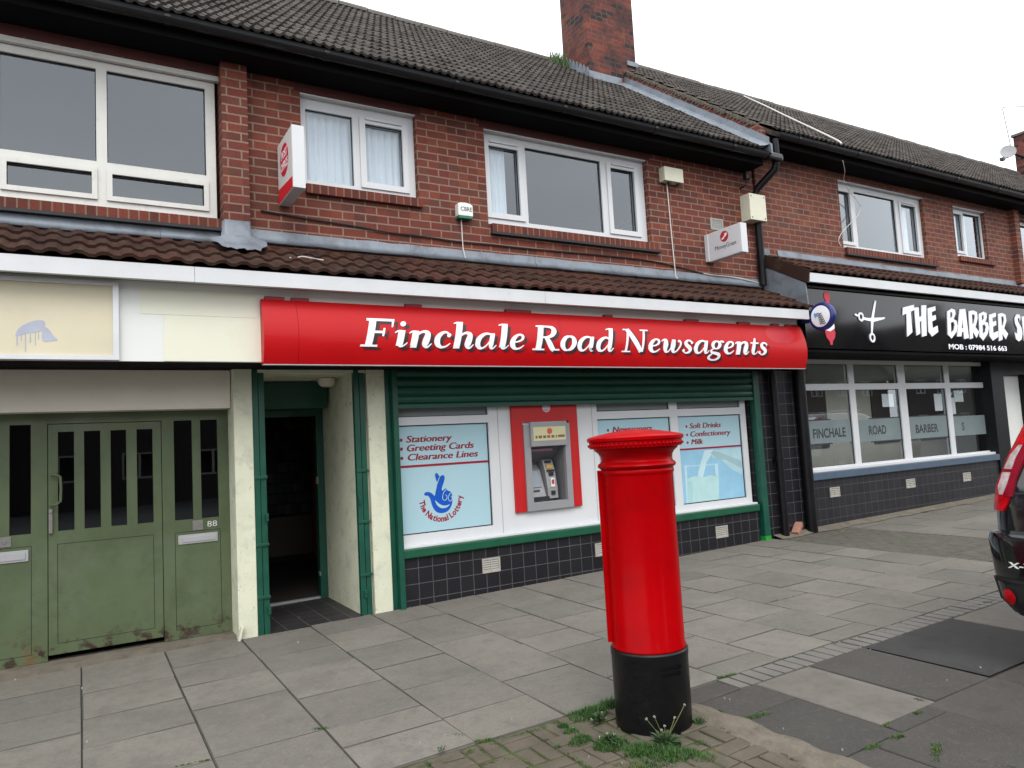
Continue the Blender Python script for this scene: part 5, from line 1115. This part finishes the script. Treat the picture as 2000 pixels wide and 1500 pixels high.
cable('cable', 'thin black cable sagging along the brick wall below small window', [(1.46, -.012, 3.885), (1.9, -.014, 3.855), (2.4, -.014, 3.83), (2.7, -.014, 3.805), (3.1, -.014, 3.80), (3.5, -.014, 3.785), (3.9, -.014, 3.79), (4.4, -.014, 3.79), (5.2, -.014, 3.80), (6.1, -.014, 3.80), (6.6, -.014, 3.76), (7.1, -.014, 3.70)], .0085, 'cable')
cable('cable', 'pale drooping cable under the flat white projecting sign', [(7.1, -.015, 3.70), (7.3, -.02, 3.69), (7.6, -.018, 3.69), (7.9, -.018, 3.67), (8.18, -.02, 3.64)], .008, 'cable_white')
cable('cable', 'thick pale cable lying down the far tiled roof to its gutter', [(11.9, 3.1, 8.52), (11.26, 2.12, 7.77), (10.62, 1.14, 7.005), (9.98, .18, 6.265), (9.52, -.5, 5.735), (9.42, -.62, 5.62)], .013, 'cable_white', 6)
cable('cable', 'loose pale wire hanging from far gutter across upper window', [at(1646, 314, -.45), at(1650, 335, -.3), at(1648, 352, -.15), at(1660, 375, -.06), at(1679, 400, -.02), at(1676, 420, -.02), at(1648, 450, -.02), at(1638, 468, -.02), at(1642, 480, -.015)], .006, 'cable_white')
cable('cable', 'short white wire scrap lying on the brown canopy tiles', [at(566, 503, -.45)+Vector((0, 0, .0)), at(575, 505, -.44), at(590, 501, -.44), at(612, 505, -.44), at(632, 508, -.44)], .006, 'cable_white')

# ================================================================ CURTAINS, RACK
def curtain(name, lab, x0, x1, z0, z1, y, m_, waves, amp=.02):
    p = MB(); n_ = 90; q = random.Random(int(x0*100)); vs = []
    ph = [q.uniform(0, 6) for _ in range(4)]
    for j in range(7):
        z = z0+(z1-z0)*j/6
        for i in range(n_+1):
            t = i/n_; vs.append((x0+(x1-x0)*t, y+amp*math.sin(2*PI*waves*t+ph[0]+.5*math.sin(5*t+ph[1])+.15*j)+amp*.5*math.sin(2*PI*waves*2.3*t+ph[2]), z))
    p.add(vs, [(j*(n_+1)+i, j*(n_+1)+i+1, (j+1)*(n_+1)+i+1, (j+1)*(n_+1)+i) for j in range(6) for i in range(n_)])
    return tag(p.build(name, m_, None, smooth='all', loc=((x0+x1)/2, y, z0)), lab, 'curtain')
curtain('net_curtain', 'white pleated net curtain filling the small upper window', 1.87, 3.06, 4.22, 5.08, .19, 'net', 15)
curtain('net_curtain', 'white blind strip drawn at left of large middle window', 3.93, 4.24, 4.05, 5.06, .17, 'net', 5, .006)
curtain('net_curtain', 'grey net curtain at right light of the far wide window', 11.92, 12.2, 4.36, 5.38, .17, 'net', 5, .01)
curtain('dark_curtain', 'dark curtain at right edge of the far wide window', 12.2, 12.46, 4.36, 5.38, .18, 'dark_curtain', 4, .01)
curtain('net_curtain', 'grey net curtain in left half of the far small window', 13.43, 14.1, 4.5, 5.38, .17, 'net', 8, .01)
curtain('dark_curtain', 'dark patterned curtain at right edge of the far small window', 14.1, 14.45, 4.5, 5.38, .18, 'dark_curtain', 4, .01)
CR = thing('card_rack', 'greeting card rack full of cards seen through dark doorway', 'card rack', (3.4, 4.2, .07))
p = MB(); p.box(1.3, 6.0, 4.15, 4.55, .07, .72); p.build('cabinet', pmat('cabinet', (.16, .12, .10), .6, .1), CR)
p = MB(); p.box(1.3, 6.0, 4.3, 4.5, .721, 2.2); p.box(1.3, 6.0, 4.14, 4.149, .07, .16); p.build('back_panel', 'room_dark', CR)
CM = [pmat('card_%d' % i, tuple(x*.4 for x in c), .5, .1) for i, c in enumerate(((.30, .24, .25), (.22, .10, .14), (.16, .18, .30), (.36, .32, .30), (.10, .09, .10), (.28, .2, .12), (.12, .17, .2)))]
q = random.Random(21); p = MB()
for r_ in range(9):
    x = 1.35; z = .75+.155*r_
    while x < 5.9:
        w_ = q.choice((.10, .12, .15)); p.prism([(4.28-.006*r_*0, z), (4.285, z), (4.298, z+.135), (4.293, z+.135)], 'x', x, x+w_, q.randrange(7)); x += w_+.012
o = p.build('cards', CM, CR); o['kind'] = 'stuff'
p = MB(); p.box(2.98, 3.05, 4.10, 4.148, .07, 2.2); p.build('post', 'text_red', CR)

# ================================================================ PILLAR BOX
px_, py_ = 2.702, -3.635; pz_ = gz(px_, py_)
PB = thing('pillar_box', 'red cylindrical pillar post box with domed cap and black base', 'post box', (px_, py_, pz_))
p = MB(); p.lathe([(.0, -.02), (.207, -.02), (.207, .02), (.209, .36), (.212, .375), (.212, .40), (.205, .408), (.0, .408)], (px_, py_, pz_), 72); base_ = p.build('base', 'box_black', PB, smooth=math.radians(40))
p = MB(); p.lathe([(.196, .408), (.203, .412), (.203, .422), (.197, .432), (.197, 1.345), (.199, 1.352), (.205, 1.36), (.205, 1.374), (.199, 1.382)], (px_, py_, pz_), 72); p.build('body', 'box_red', PB, smooth=math.radians(40))
p = MB(); p.lathe([(.199, 1.382), (.214, 1.390), (.219, 1.400), (.214, 1.412), (.203, 1.418), (.198, 1.43), (.202, 1.455), (.215, 1.475), (.232, 1.488), (.236, 1.498), (.257, 1.500), (.259, 1.508), (.259, 1.535), (.269, 1.540), (.271, 1.556), (.262, 1.563), (.21, 1.575), (.14, 1.588), (.07, 1.597), (.0, 1.601)], (px_, py_, pz_), 80); cap_ = p.build('cap', 'box_red', PB, smooth=math.radians(40))
p = MB()
for k in range(64):                                     # dentil bead under the cap edge
    a = 2*PI*k/64; p.lathe([(0, .006), (.0075, .003), (.0085, -.004), (.005, -.010), (0, -.011)], (px_+.2605*math.cos(a), py_+.2605*math.sin(a), pz_+1.519), 8)
p.build('bead_course', 'box_red', cap_, smooth='all')
p = MB(); A0, A1 = math.radians(137), math.radians(395-360+360); A1 = math.radians(137-118)
for (a0, a1) in ((math.radians(-1), math.radians(151)),):
    n_ = 40
    for i in range(n_):
        t0, t1 = a0+(a1-a0)*i/n_, a0+(a1-a0)*(i+1)/n_
        zt = 1.375 if t0 > math.radians(60) else 1.21
        vs = [(px_+r_*math.cos(t), py_+r_*math.sin(t), pz_+z) for z in (.435, zt) for r_ in (.196, .224) for t in (t0, t1)]
        p.add(vs, [(2, 3, 7, 6), (0, 1, 3, 2), (4, 6, 7, 5)]+([(0, 2, 6, 4)] if i == 0 else [])+([(1, 5, 7, 3)] if i == n_-1 else []))
p.build('door', 'box_red', PB)
p = MB()
for z in (1.215, .62): p.lathe([(0, -.03), (.012, -.03), (.014, 0), (.012, .03), (0, .03)], (px_+.222*math.cos(-.03), py_+.222*math.sin(-.03), pz_+z), 10)
p.build('hinge', 'box_red', PB, smooth=True)
# raised foundry lettering on the base (worn)
def onCyl(R_, a_mid):
    def f(u, v, t):
        a = a_mid+u/R_; return (px_+(R_-t)*math.cos(a), py_+(R_-t)*math.sin(a), pz_+v)
    return f
p = MB(); am = math.atan2(-6.85-py_, 0-px_)
place_txt(p, 'CARRON COMPANY', onCyl(.2125, am), .045, .185, .325, .021, .005, bold=.01); place_txt(p, 'STIRLINGSHIRE', onCyl(.2125, am), .055, .180, .292, .021, .005, bold=.01); p.build('foundry_lettering', 'box_black', base_)

# ================================================================ PARKED CAR
cxr, cyc = 4.80, -5.255
CAR = thing('parked_car', 'black estate four by four car parked on right, red tail light showing', 'car', (cxr+2.3, cyc, .1))
cz0 = .09
LV = [(.30, .10, 4.55, .80, .12), (.40, .02, 4.62, .86, .18), (.55, .0, 4.64, .885, .20), (.76, .0, 4.62, .895, .17), (.80, .02, 4.6, .89, .16), (.815, .075, 4.58, .862, .14), (.95, .10, 4.50, .872, .15), (1.07, .125, 4.40, .866, .16),
      (1.09, .135, 3.45, .862, .16), (1.25, .19, 3.15, .815, .17), (1.45, .27, 2.75, .74, .18), (1.60, .35, 2.5, .67, .2), (1.66, .45, 2.4, .60, .22), (1.69, .8, 2.1, .35, .25)]
def level(z):
    for a, b in zip(LV, LV[1:]):
        if a[0] <= z <= b[0]:
            t = (z-a[0])/(b[0]-a[0]); return [a[i]+(b[i]-a[i])*t for i in range(5)]
    return list(LV[0] if z < LV[0][0] else LV[-1])
def outline(z, n=10):
    _, xr, xf, hw, r = level(z); pts = []
    for (cx_, cy_, a) in ((xr+r, hw-r, PI), (xr+r, -(hw-r), -PI/2), (xf-r*2, -(hw-r), -PI/2), (xf-r*2, hw-r, 0)): pass
    def arc(cx_, cy_, a0, a1, rx, ry): return [(cx_+rx*math.cos(a0+(a1-a0)*k/n), cy_+ry*math.sin(a0+(a1-a0)*k/n)) for k in range(n+1)]
    f = min(r*2.2, hw-.05)
    pts = arc(xr+r*.55, hw-r, PI, PI/2, r*.55, r)+arc(xf-f, hw-r, PI/2, 0, f, r)+arc(xf-f, -(hw-r), 0, -PI/2, f, r)+arc(xr+r*.55, -(hw-r), -PI/2, -PI, r*.55, r)
    return pts
p = MB(); zs = [l_[0] for l_ in LV]; rings = [outline(z) for z in zs]; m_ = len(rings[0])
p.add([(cxr+x, cyc+y, cz0+z) for z, rg in zip(zs, rings) for x, y in rg], [(i*m_+k, i*m_+(k+1) % m_, (i+1)*m_+(k+1) % m_, (i+1)*m_+k) for i in range(len(zs)-1) for k in range(m_)]+[list(range(m_))[::-1], list(range((len(zs)-1)*m_, len(zs)*m_))])
p.build('body', 'car_black', CAR, smooth=math.radians(32))
def rear_pt(y, z, off=0):
    """point on the rear-left corner: y measured from the centre line, wraps round on to the flank past the corner"""
    _, xr, xf, hw, r = level(z)
    if y <= hw-r: return Vector((cxr+xr-off, cyc+y, cz0+z))
    s_ = (y-(hw-r)); a = s_/r
    if a <= PI/2: return Vector((cxr+xr+r*.55-(r*.55+off)*math.cos(a), cyc+hw-r+(r+off)*math.sin(a), cz0+z))
    return Vector((cxr+xr+r*.55+(a-PI/2)*r, cyc+hw+off, cz0+z))
def patch(name, rows, m__, off=.006, parent=None, nu=10):
    """rows = [(z, y0, y1)]"""
    p = MB(); R_ = []
    for a, b in zip(rows, rows[1:]):
        for k in range(4): t = k/4; R_.append([a[i]+(b[i]-a[i])*t for i in range(3)])
    R_.append(rows[-1]); n_ = len(R_); vs = []
    for z, a, b in R_:
        for k in range(nu+1): vs.append(rear_pt(a+(b-a)*k/nu, z, off))
    for z, a, b in R_:
        for k in range(nu+1): vs.append(rear_pt(a+(b-a)*k/nu, z, -.004))
    w_ = nu+1; fs = [(j*w_+k, j*w_+k+1, (j+1)*w_+k+1, (j+1)*w_+k) for j in range(n_-1) for k in range(nu)]
    o_ = n_*w_
    for j in range(n_-1): fs += [(j*w_, (j+1)*w_, o_+(j+1)*w_, o_+j*w_), (j*w_+nu, o_+j*w_+nu, o_+(j+1)*w_+nu, (j+1)*w_+nu)]
    for k in range(nu): fs += [(k, o_+k, o_+k+1, k+1), ((n_-1)*w_+k, (n_-1)*w_+k+1, o_+(n_-1)*w_+k+1, o_+(n_-1)*w_+k)]
    p.add(vs, fs); return p.build(name, m__, parent or CAR, smooth=math.radians(40))
tl = patch('tail_light', [(.93, .80, .93), (.99, .765, 1.0), (1.12, .735, 1.02), (1.25, .69, .98), (1.36, .635, .93), (1.46, .575, .86), (1.56, .50, .78)], 'lens_red', .014)
patch('clear_lens', [(1.03, .80, .825), (1.08, .775, .845), (1.18, .755, .83), (1.27, .725, .79), (1.33, .70, .735)], 'lens_clear', .018, tl)
patch('dark_lens', [(1.02, .742, .79), (1.12, .728, .765), (1.25, .683, .735), (1.36, .628, .69), (1.46, .568, .63), (1.55, .50, .56)], 'lens_dark', .019, tl)
patch('reverse_divider', [(1.165, .757, .853), (1.185, .752, .847)], 'lens_dark', .0195, tl)
tr_ = MB(); tr_ = None
patch('rear_window', [(1.13, -.66, .66), (1.3, -.58, .58), (1.52, -.46, .46)], 'car_glass', .004)
bt_ = patch('lower_trim', [(.31, -.80, .86), (.40, -.84, .93), (.50, -.84, .95), (.535, .6, .93)], 'car_trim', .012)
b_ = MB(); pt = rear_pt(.69, .42, .024)
n_ = 24; vs = [rear_pt(.775+.042*math.cos(2*PI*k/n_), .425+.048*math.sin(2*PI*k/n_), .017) for k in range(n_)]+[rear_pt(.775, .425, .024)]
b_.add(vs, [(k, (k+1) % n_, n_) for k in range(n_)]); b_.build('reflector', 'lens_red', CAR, smooth='all')
b_ = MB()
def onRear(u, v, t): q_ = rear_pt(.76-u, v, .006-t); return q_
place_txt(b_, 'X-TRAIL', onRear, 0, .30, .605, .034, .004, shear=.1, bold=.02); b_.build('badge', 'panel_white', CAR)
patch('hatch_seam', [(1.035, -.70, .74), (1.043, -.70, .74)], 'car_trim', .002)
patch('number_plate', [(.86, -.26, .26), (.96, -.26, .26)], 'plate', .008)
for sx in (.80, 3.72):
    for sy_ in (1, -1):
        p = MB(); p.lathe([(.16, -.10), (.33, -.105), (.345, -.08), (.345, .08), (.33, .105), (.16, .10)], (0, 0, 0), 32); p.v = [(cxr+sx+a, cyc+sy_*.78+z, .1+.345+b) for a, b, z in p.v]; wh = p.build('wheel', 'rubber', CAR, smooth=True)
        p = MB(); p.lathe([(0, .09), (.05, .095), (.19, .06), (.20, .09)], (0, 0, 0), 20); p.v = [(cxr+sx+a, cyc+sy_*(.78+z), .1+.345+b) for a, b, z in p.v]; p.build('rim', 'grey_metal', wh, smooth=True)
for sy_ in (1, -1):
    p = MB(); vs = [(cxr+x, cyc+sy_*(level(z)[3]+.004), cz0+z) for x, z in ((.62, 1.12), (3.3, 1.12), (2.75, 1.44), (.70, 1.44))]; p.add(vs, [(0, 1, 2, 3)]); p.build('side_window', 'car_glass', CAR)
    p = MB(); p.tube([(cxr+.7, cyc+sy_*.57, cz0+1.71), (cxr+1.0, cyc+sy_*.57, cz0+1.735), (cxr+2.2, cyc+sy_*.57, cz0+1.735)], .018, 8); p.build('roof_rail', 'grey_metal', CAR, smooth=True)
    p = MB(); p.box(cxr+3.0, cxr+3.14, cyc+sy_*.88, cyc+sy_*1.05, cz0+1.08, cz0+1.22); p.build('door_mirror', 'car_black', CAR, bevel=.03)

# a second car further along the kerb, out of frame but mirrored in the shop glass
def copy_tree(o, parent=None):
    c = o.copy(); C.objects.link(c); c.parent = parent
    for ch in list(o.children): copy_tree(ch, c)
    return c
for x_, y_, lab in ((16.4, -5.9, 'grey parked car mirrored in lower panes of second shop window'),):
    c2 = copy_tree(CAR); c2.location = (x_+2.3, y_, .27); c2['label'] = lab
    for ch in c2.children:
        if ch.name.split('.')[0] == 'body': ch.data = ch.data.copy(); ch.data.materials[0] = M['car_silver']
# ================================================================ PLANTS, LITTER, BRICK
def gr(px, py):
    v = FW + RT*((px-1000)/FPX) + DN*((py-750)/FPX)
    t = (.015+.003*CAM.y-CAM.z+.0145*CAM.x)/(v.z-.0145*v.x-.003*v.y); return CAM+v*t
def tuft(mb, x, y, n, r, h, q, mi=0):
    for _ in range(n):
        a = q.uniform(0, 2*PI); d = r*math.sqrt(q.random()); bx, by = x+d*math.cos(a), y+d*math.sin(a); z = gz(bx, by)-.004
        hh = h*q.uniform(.45, 1.1)*(1-.5*d/r); ang = q.uniform(0, 2*PI); ln_ = hh*q.uniform(.2, .9); w_ = q.uniform(.0016, .0032)
        dx, dy = math.cos(ang), math.sin(ang); ox, oy = -dy*w_, dx*w_
        vs = []
        for k in range(4):
            t = k/3; cx_ = bx+dx*ln_*t*t; cy_ = by+dy*ln_*t*t; cz_ = z+hh*(t-.25*t*t); s_ = 1-t*.95
            vs += [(cx_-ox*s_, cy_-oy*s_, cz_), (cx_+ox*s_, cy_+oy*s_, cz_)]
        mb.add(vs, [(2*k, 2*k+1, 2*k+3, 2*k+2) for k in range(3)], mi)
q = random.Random(17); G = MB()
for (px, py, n, r, h) in ((1160, 1395, 420, .075, .10), (1135, 1400, 300, .08, .07), (1185, 1380, 200, .05, .08), (1196, 1378, 80, .03, .11), (1100, 1418, 200, .03, .04), (1115, 1430, 240, .04, .05), (1138, 1445, 260, .05, .06), (1128, 1452, 180, .05, .04),
        (1195, 1455, 420, .085, .08), (1180, 1460, 200, .06, .06), (1252, 1465, 600, .07, .06), (1240, 1470, 250, .06, .05), (1290, 1470, 420, .08, .07), (1320, 1475, 320, .08, .06), (1345, 1472, 220, .05, .05), (1310, 1455, 200, .05, .08), (1372, 1478, 150, .06, .04), (1290, 1492, 200, .08, .04), (1260, 1492, 160, .07, .04),
        (1366, 1411, 150, .035, .06), (1395, 1395, 90, .03, .03), (1404, 1392, 90, .03, .03), (1420, 1402, 50, .02, .02), (1482, 1432, 260, .035, .055), (1477, 1436, 160, .03, .04), (1367, 1452, 60, .03, .04), (1443, 1408, 60, .03, .02)):
    c_ = gr(px, py); tuft(G, c_.x, c_.y, int(n*1.1), r*1.05, h*1.0, q, 0)
def seam(pts, n, r, h, mi=0):
    for a, b in zip(pts, pts[1:]):
        A, B = gr(*a), gr(*b)
        for _ in range(n):
            t = q.random(); tuft(G, A.x+(B.x-A.x)*t, A.y+(B.y-A.y)*t, q.randint(8, 20), r*1.2, h*1.15, q, mi if q.random() < .7 else 1)
seam([(1432, 1412), (1460, 1403), (1500, 1394)], 26, .02, .025); seam([(1500, 1394), (1560, 1374)], 10, .01, .01)
seam([(1436, 1413), (1455, 1428), (1510, 1455), (1582, 1477), (1625, 1500)], 16, .025, .03); seam([(1520, 1458), (1575, 1475)], 22, .03, .04); seam([(1600, 1490), (1640, 1500)], 16, .03, .035)
seam([(1690, 1464), (1720, 1454)], 14, .018, .025); seam([(1745, 1443), (1760, 1438)], 12, .018, .03); seam([(1830, 1455), (1828, 1490)], 22, .02, .03); seam([(1725, 1418), (1740, 1412)], 10, .015, .02); seam([(1785, 1395), (1800, 1390)], 10, .015, .02); seam([(1788, 1365), (1805, 1369)], 8, .015, .015); seam([(1900, 1485), (1980, 1500)], 12, .02, .02)
seam([(1404, 1325), (1440, 1316)], 22, .015, .025); seam([(1515, 1290), (1560, 1278), (1640, 1255), (1730, 1231)], 10, .012, .012); seam([(1880, 1190), (1945, 1172)], 14, .02, .02); seam([(1505, 1175), (1580, 1158)], 16, .012, .012); seam([(1680, 1136), (1730, 1120)], 16, .012, .012)
seam([(615, 1424), (638, 1422)], 10, .015, .02); seam([(888, 1435), (905, 1437)], 10, .02, .02); seam([(930, 1448), (1000, 1440), (1060, 1424)], 14, .02, .025); seam([(340, 1497), (420, 1480)], 14, .01, .01)
seam([(820, 1498), (900, 1472), (1000, 1440), (1100, 1405)], 12, .016, .016); seam([(930, 1497), (985, 1480), (1050, 1490)], 8, .014, .012, 1); seam([(1060, 1440), (1110, 1470), (1150, 1500)], 10, .016, .02); seam([(860, 1492), (940, 1460)], 8, .012, .012, 1); seam([(1180, 1490), (1260, 1500)], 12, .02, .02, 1)
seam([(1465, 1045), (1510, 1052)], 3, .02, .015, 1); seam([(1620, 1035), (1650, 1031)], 10, .03, .015); seam([(1700, 1015), (1725, 1012)], 12, .03, .03); seam([(1790, 1003), (1810, 1000)], 9, .03, .03); seam([(1870, 988), (1890, 985)], 9, .03, .03)
tag(G.build('grass', ['grass', 'grass_dry'], None, recalc=False), 'green grass and moss growing in paving joints round the post box base', 'grass', kind='stuff')
def leafy(mb, x, y, z, n, r, h, q):
    for _ in range(n):
        a = q.uniform(0, 2*PI); e = q.uniform(.15, 1.1); L_ = r*q.uniform(.5, 1); w_ = L_*.16
        d = Vector((math.cos(a)*math.cos(e), math.sin(a)*math.cos(e), math.sin(e))); s_ = Vector((-math.sin(a), math.cos(a), 0)); b = Vector((x+q.uniform(-.3, .3)*r, y+q.uniform(-.3, .3)*r, z+q.uniform(0, h)*.4))
        mb.add([b-s_*w_*.3, b+d*L_*.5+s_*w_+Vector((0, 0, .01)), b+d*L_, b+d*L_*.5-s_*w_+Vector((0, 0, .01))], [(0, 1, 2, 3)])
def weed(lab, px, py, heads, n, r):
    b = gr(px, py); z = gz(b.x, b.y); t = thing('weed', lab, 'weed', (b.x, b.y, z)); q_ = random.Random(px)
    m_ = MB(); leafy(m_, b.x, b.y, z, n, r, .05, q_); m_.build('leaves', 'weed', t, recalc=False)
    if heads:
        s_, h_ = MB(), MB()
        for (hx, hy) in heads:
            e = at(hx, hy, b.y-.01); s_.tube([(b.x+q_.uniform(-.02, .02), b.y, z), (b.x*.55+e.x*.45, e.y, z*.5+e.z*.5-.0), tuple(e)], .0022, 5)
            for k in range(9): d = Vector((q_.gauss(0, 1), q_.gauss(0, 1), q_.gauss(0, 1))).normalized()*.005; h_.lathe([(0, .003), (.003, 0), (0, -.003)], tuple(e+d), 5)
        s_.build('stem', 'grass_dry', t); h_.build('seed_head', 'seed', t)
    return t
weed('leafy flowering weed with white seed heads at front of the black base', 1298, 1455, [(1262, 1404), (1278, 1400), (1337, 1377), (1292, 1426), (1318, 1402), (1298, 1418)], 90, .075)
weed('pale leafy weed with small white flowers left of the black base', 1168, 1412, [(1155, 1405), (1183, 1402), (1213, 1398), (1211, 1412), (1203, 1409), (1175, 1392)], 70, .06)
weed('grey green bushy weed at front left of the post box', 1192, 1455, [(1185, 1432), (1200, 1434), (1172, 1440), (1207, 1440)], 80, .06)
weed('tiny green weed growing at foot of the tiled wall by downpipe', 1526, 1046, [], 40, .12)
weed('small green seedling in a joint left of the block paving', 862, 1472, [], 14, .035)
RP = thing('weed', 'straggly grass weed growing on the roof beside the chimney', 'weed', (7.25, 3.0, rz_(3.0)))
m_ = MB(); q_ = random.Random(3)
for k in range(260):
    b = Vector((7.25+q_.uniform(-.14, .08), 3.05+q_.uniform(-.15, .2), 0)); b.z = rz_(b.y)+.02; a = q_.uniform(0, 6.28); h_ = q_.uniform(.06, .30); o_ = Vector((math.cos(a), math.sin(a), 0))
    m_.add([b-o_*.010, b+o_*.010, b+o_*q_.uniform(-.12, .12)+Vector((0, 0, h_))], [(0, 1, 2)], 0 if q_.random() < .6 else 1)
m_.build('leaves', ['grass', 'grass_dry'], RP, recalc=False)
bb = gr(1552, 1046); q_ = random.Random(2); p = MB(); p.box(-.115, .115, -.05, .05, -.033, .033)
R_ = Matrix.Rotation(.35, 3, 'Z') @ Matrix.Rotation(-.55, 3, 'Y'); p.v = [tuple(R_ @ Vector(v)+Vector((8.47, -.06, gz(8.47)+.085))) for v in p.v]
tag(p.build('loose_brick', pmat('pink_brick', (.30, .14, .10), .9, .2, 20, bump=.5), None, bevel=.008, loc=(8.47, -.06, gz(8.47))), 'broken pink brick lying at the foot of black downpipe', 'brick')
p = MB(); p.box(1.165, 1.185, -.03, .03, .0, .12); p.v = [(x+(z*.25), y-.03, z+.03) for x, y, z in p.v]
tag(p.build('stone_shard', 'render_cream', None, bevel=.006, loc=(1.17, -.03, .03)), 'pale splinter of render leaning at the left pier foot', 'rubble')
lt_ = MB(); q_ = random.Random(33)
for (px, py) in ((1415, 1365), (1425, 1368), (1530, 1425), (1645, 1466), (1680, 1265), (1640, 1255), (1700, 1270), (820, 1452), (885, 1440), (1215, 1492), (1150, 1480), (452, 1277), (457, 1321), (255, 1298), (280, 1288), (582, 1255), (585, 1206), (700, 1330), (1310, 1495), (1765, 1220), (1915, 1305), (1850, 1330), (2, 1330), (30, 1328), (160, 1345), (170, 1450), (930, 1188), (800, 1187), (1465, 1062), (1560, 1070), (1120, 1424), (1000, 1405), (870, 1438), (1480, 1190), (1600, 1193)):
    c_ = gr(px, py); a = q_.uniform(0, 3); s_ = q_.uniform(.003, .008); d1 = Vector((math.cos(a), math.sin(a), 0))*s_; d2 = Vector((-math.sin(a), math.cos(a), 0))*s_*q_.uniform(.3, .8); c_.z = gz(c_.x, c_.y)+.004
    vs = [c_-d1, c_-d2*.9, c_+d1*.8, c_+d2]; lt_.add([v+Vector((0, 0, .005)) for v in vs]+[v-Vector((0, 0, .006)) for v in vs], [(0, 1, 2, 3), (0, 4, 5, 1), (1, 5, 6, 2), (2, 6, 7, 3), (3, 7, 4, 0)])
tag(lt_.build('litter', pmat('litter', (.30, .29, .27), .9, .2), None), 'tiny white flecks of litter scattered over the paving', 'litter', kind='stuff')

# ================================================================ FAR ROOFTOP THINGS
FC_ = thing('chimney_stack', 'far brick chimney stack with concrete capping at right edge', 'chimney', (24.3, 3.0, 7.8))
p = MB(); p.box(23.78, 25.0, 2.5, 3.4, 7.4, 9.80); p.build('stack', 'brick_ch', FC_)
p = MB(); p.box(23.74, 25.04, 2.46, 3.44, 9.80, 9.87); p.build('capping', 'ridge', FC_)
p = MB(); p.box(23.7, 25.0, 2.42, 2.498, 8.0, 8.2); p.build('flashing', 'lead', FC_)
dc = at(1969, 296, 3.15)
SD = thing('satellite_dish', 'round grey satellite dish fixed on the far chimney side', 'satellite dish', tuple(dc))
p = MB(); p.lathe([(0, .02), (.12, .012), (.20, 0), (.20, -.012), (.12, .002), (0, .01)], (0, 0, 0), 24)
Rm = Vector((-.80, -.55, .25)).to_track_quat('Z', 'Y').to_matrix(); p.v = [tuple(Rm @ Vector((a, b, -c_)) + dc) for a, b, c_ in p.v]; p.build('dish', pmat('dish_grey', (.24, .24, .25), .5, .05), SD, smooth=True)
p = MB(); p.tube([tuple(dc+Vector((.02, .01, 0))), (23.80, 3.2, dc.z)], .03, 8); e_ = at(1958, 311, 3.0); p.tube([tuple(dc+Vector((0, 0, -.17))), tuple(e_)], .014, 6); p.box(e_.x-.06, e_.x+.06, e_.y-.05, e_.y+.05, e_.z-.04, e_.z+.04); p.build('arm', 'gutter', SD)
AE = thing('tv_aerial', 'thin tv aerial on a leaning mast above the far chimney', 'aerial', (23.6, 3.2, 9.2))
m0, m1_ = at(1975, 290, 3.2), at(1958, 212, 3.2)
p = MB(); p.tube([tuple(m0), tuple(m1_)], .016, 6); p.build('mast', 'grey_metal', AE)
p = MB(); b0, b1_ = m1_+Vector((-.1, 0, .02)), at(2040, 207, 3.3); p.tube([tuple(b0), tuple(b1_)], .010, 5)
for i in range(18): c_ = b0+(b1_-b0)*(.12+.05*i); p.tube([tuple(c_+Vector((-.02, -.10, -.03))), tuple(c_+Vector((.02, .10, .03)))], .005, 4)
for dz_ in (-.08, .08): p.tube([tuple(b0+Vector((-.05, -.2, dz_))), tuple(b0+Vector((.05, .2, dz_+.05)))], .007, 4)
p.build('array', 'grey_metal', AE)
# ================================================================ HOUSES ACROSS THE ROAD (seen in the glass)
def far_house(x0, x1, h, rz2, y, lab):
    OH = thing('brick_house', lab, 'house', ((x0+x1)/2, y, 0), 'houses across the road')
    p = MB(); wins = [(x, x+1.3, zz, zz+1.1) for x in [x0+1+2.9*k for k in range(int((x1-x0-1.5)/2.9)+1)] for zz in (1.0, 3.7) if x+1.3 < x1-.3]
    p.plate(x0, x1, -1, h, y-.2, y, wins); p.prism([(x0, h), (x1, h), ((x0+x1)/2, rz2)], 'y', y-.2, y); p.build('wall', 'room_dark', OH)
    p = MB(); xm = (x0+x1)/2; p.prism([(x0-.3, h-.15), (xm, rz2+.15), (x1+.3, h-.15), (x1+.3, h+.05), (xm, rz2+.4), (x0-.3, h+.05)], 'y', y-9, y+.3); ro = p.build('roof', 'roof2', OH)
    p = MB(); p.box(xm-.5, xm+.5, y-3, y-2, rz2-.5, rz2+1.6); p.build('chimney', 'brick_ch', ro)
    for wv in wins:
        p = MB(); p.plate(wv[0], wv[1], wv[2], wv[3], y-.1, y-.02, [(wv[0]+.08, wv[0]+.6, wv[2]+.08, wv[3]-.08), (wv[0]+.7, wv[1]-.08, wv[2]+.08, wv[3]-.08)]); p.box(wv[0]+.05, wv[1]-.05, y-.15, y-.12, wv[2]+.05, wv[3]-.05, 1); p.build('window', ['vent', 'car_glass'], OH)
for i, (a, b, h, r_, y) in enumerate(((-14, -2.6, 5.2, 8.2, -25), (-2.4, 9, 5.4, 8.0, -27), (11, 20, 5.3, 8.6, -25), (21, 30, 5.2, 8.4, -26), (31.5, 42, 5.4, 9.0, -25), (43, 53, 5.2, 8.6, -26), (54, 66, 5.4, 9.4, -25), (67.5, 79, 5.3, 8.6, -26), (80, 92, 5.4, 9.2, -25), (93, 108, 5.4, 9.2, -26))):
    far_house(a, b, h, r_, y, 'dark gabled brick house across the road, seen only mirrored in shop glass')
